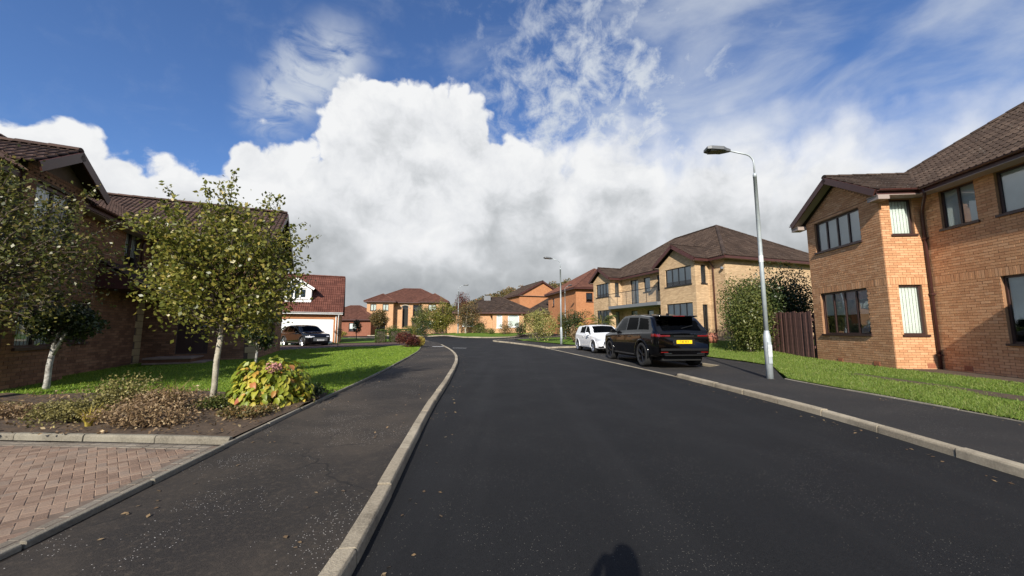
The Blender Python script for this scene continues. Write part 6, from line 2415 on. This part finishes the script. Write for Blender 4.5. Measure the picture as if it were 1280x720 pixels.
def palm(label, x, y, h, n, l, seed):
    r = random.Random(seed)
    z0 = gz(x, y) + UP
    T = thing('palm', label, 'palm', (x, y, z0), 0)
    MB().tube([(0, 0, -.1), (.03, 0, h * .5), (0, .02, h)], [.11, .10, .09], 10).build('trunk', BARK, T, smooth=True)
    for k in range(n):
        a = r.uniform(0, 6.28)
        e = r.uniform(-.5, 1.0)
        mb = MB()
        ca, sa = math.cos(a), math.sin(a)
        ll = l * r.uniform(.8, 1.1)
        prev = None
        st = []
        for i in range(6):
            t = i / 5
            d = .12 + ll * t * math.cos(e) * .9
            st.append((d * ca, d * sa, h + ll * t * (math.sin(e) + .25) - ll * .55 * t * t))
        mb.tube(st, [.012, .010, .008, .006, .004, .003], 4)
        for i in range(22):
            t = .25 + .75 * i / 22
            q = min(4, int(t * 5))
            f = t * 5 - q
            p = [st[q][c] * (1 - f) + st[q + 1][c] * f for c in range(3)]
            for s in (-1, 1):
                w = .34 * math.sin(math.pi * min(1, .2 + t * .75))
                tip = (p[0] + s * -sa * w + ca * .2, p[1] + s * ca * w + sa * .2, p[2] - .12)
                mb.quad(p, (p[0] + ca * .035, p[1] + sa * .035, p[2]), tip)
        mb.build('frond', LEAF_YG if k % 3 else LEAF_YEL, T)


palm('feathery palm in front of the buff brick house left bay', 6.55, 27.6, 1.45, 26, 1.25, 3)
palm('lower yellowing palm left of the feathery palm', 5.9, 29.5, 1.0, 16, 1.0, 6)
shrub('tall_shrub', 'tall yellow-green shrub at the corner of the buff brick house', 10.65, 16.9, (1.25, 1.1, 1.75), 15000, .095, LEAF_YG, 'shrub', 81, lump=.5, hollow=.2)
shrub('tall_shrub', 'tall dark green shrub rising over the board fence', 12.55, 17.6, (1.6, 1.1, 1.85), 22000, .105, LEAF_DEEP, 'shrub', 82, lump=.55, hollow=.1)
shrub('tall_shrub', 'loose pale-tipped shrub between the dark shrub and the lamp', 11.3, 18.3, (1.0, .9, 1.95), 9000, .095, LEAF_YG, 'shrub', 83, lump=.5, hollow=.2)


def bare_shrub():
    x, y = 10.0, 20.6
    T = thing('bare_shrub', 'bare twiggy shrub beside the terracotta pot', 'shrub', (x, y, gz(x, y) + UP))
    r = random.Random(9)
    mb = MB()
    for k in range(46):
        a = r.uniform(0, 6.28)
        l = r.uniform(.5, 1.25)
        q = r.uniform(.2, .7)
        p1 = (l * q * .45 * math.cos(a), l * q * .45 * math.sin(a), l * .5)
        p2 = (l * q * math.cos(a + .3), l * q * math.sin(a + .3), l)
        mb.tube([(0, 0, 0), p1, p2], [.012, .008, .003], 4)
    mb.build('twig', mat('pale_twig', (.30, .22, .15), .9), T)


bare_shrub()
px_, py_ = 10.95, 20.7
pot = thing('terracotta_pot', 'round terracotta pot standing by the buff brick bay', 'pot', (px_, py_, gz(px_, py_) + UP))
MB().lathe([(.13, 0), (.20, .08), (.28, .25), (.29, .38), (.24, .48), (.22, .52), (.25, .54), (.25, .57), (.21, .57), (.18, .45)], n=24).build('vessel', TERRA, pot, smooth=True)
MB().lathe([(.19, .49), (.19, .50)], n=20).build('soil', SOIL, pot)

# ------------------------------------------------------------------ far hill and its trees
hb = MB()
pts = [(-220, 6), (-160, 9), (-120, 10), (-95, 9), (-70, 11), (-45, 15), (-20, 28), (0, 36), (25, 42), (60, 46), (120, 42), (200, 30)]
for x, h in pts:
    hb.v += [(x * 1.3, 250, gz(0, 250) - 3), (x * 1.35, 300, h * .75), (x * 1.5, 380, h * 1.15), (x * 1.7, 520, h * .9)]
for k in range(len(pts) - 1):
    for j in range(3):
        a = k * 4 + j
        hb.f.append((a, a + 4, a + 5, a + 1))
hill = hb.build('hill', mat('wooded_hill', (.045, .055, .03), .95, col2=(.085, .075, .035), scale=.05, bump=1, bscale=.3), smooth=True)
hill['kind'] = 'structure'
C = []
for k in range(260):
    x = RNG.uniform(-190, 160)
    y = RNG.uniform(270, 370)
    h = np.interp(x / 1.35, [p[0] for p in pts], [p[1] for p in pts])
    t = (y - 300) / 80
    z = h * (.75 + .4 * min(1, max(-.6, t)))
    C.append(blob_points(90, (x, y, z + 2.5), (4, 4, 3.6), .3, .45, k))
tag(leaves('woodland', np.concatenate(C), 1.5, LEAF_AUT, None), 'hazy autumn woodland along the far hill', 'woodland', kind='stuff')


# ------------------------------------------------------------------ the person taking the photograph (behind the camera: only the shadow falls into view)
def photographer():
    T = thing('person', 'person in dark jacket holding up a phone, seen as shadow on the road', 'person', (.0, -.44, gz(0, -.4) + .002))
    T.scale = (1.06, 1.06, 1.06)
    V = {'pelvis': (0, 0, .95, .15, .11), 'waist': (0, 0, 1.12, .14, .10), 'chest': (0, 0, 1.34, .17, .12), 'neck': (0, .01, 1.50, .055, .055), 'head0': (0, .03, 1.60, .085, .095), 'head1': (0, .03, 1.70, .08, .09), 'top': (0, .02, 1.76, .04, .05)}
    E = [('pelvis', 'waist'), ('waist', 'chest'), ('chest', 'neck'), ('neck', 'head0'), ('head0', 'head1'), ('head1', 'top')]
    for s, n in ((-1, 'l'), (1, 'r')):
        V.update({n + 'sh': (s * .19, 0, 1.42, .06, .06), n + 'el': (s * .25, .18, 1.22, .045, .045), n + 'wr': (s * .09, .34, 1.40, .03, .03), n + 'palm': (s * .07, .37, 1.43, .032, .02),
                  n + 'hip': (s * .10, 0, .88, .09, .10), n + 'kn': (s * .12, .02, .49, .06, .065), n + 'an': (s * .13, -.02, .09, .04, .045), n + 'toe': (s * .15, .16, .045, .042, .035)})
        E += [('chest', n + 'sh'), (n + 'sh', n + 'el'), (n + 'el', n + 'wr'), (n + 'wr', n + 'palm'), ('pelvis', n + 'hip'), (n + 'hip', n + 'kn'), (n + 'kn', n + 'an'), (n + 'an', n + 'toe')]
        for k in range(5):
            a = (k - 2) * .013
            V[n + 'f%d' % k] = (s * (.055 - .004 * k), .385, 1.45 + a * 1.4, .009, .009)
            V[n + 'g%d' % k] = (s * (.02 if k else .045), .392, 1.455 + a * 1.3, .008, .008)
            E += [(n + 'palm', n + 'f%d' % k), (n + 'f%d' % k, n + 'g%d' % k)]
    names = list(V)
    me = bpy.data.meshes.new('body')
    me.from_pydata([V[n][:3] for n in names], [(names.index(a), names.index(b)) for a, b in E], [])
    me.materials.append(mat('dark_jacket', (.03, .035, .05), .8))
    o = bpy.data.objects.new('body', me)
    link(o, T)
    o.modifiers.new('skin', 'SKIN')
    sv = me.skin_vertices[0].data
    for i, n in enumerate(names):
        sv[i].radius = V[n][3:5]
        sv[i].use_root = n == 'pelvis'
    o.modifiers.new('smooth', 'SUBSURF').render_levels = 2
    MB().box(-.036, .036, .365, .373, 1.35, 1.50).build('phone', TRIMBLK, T)


photographer()
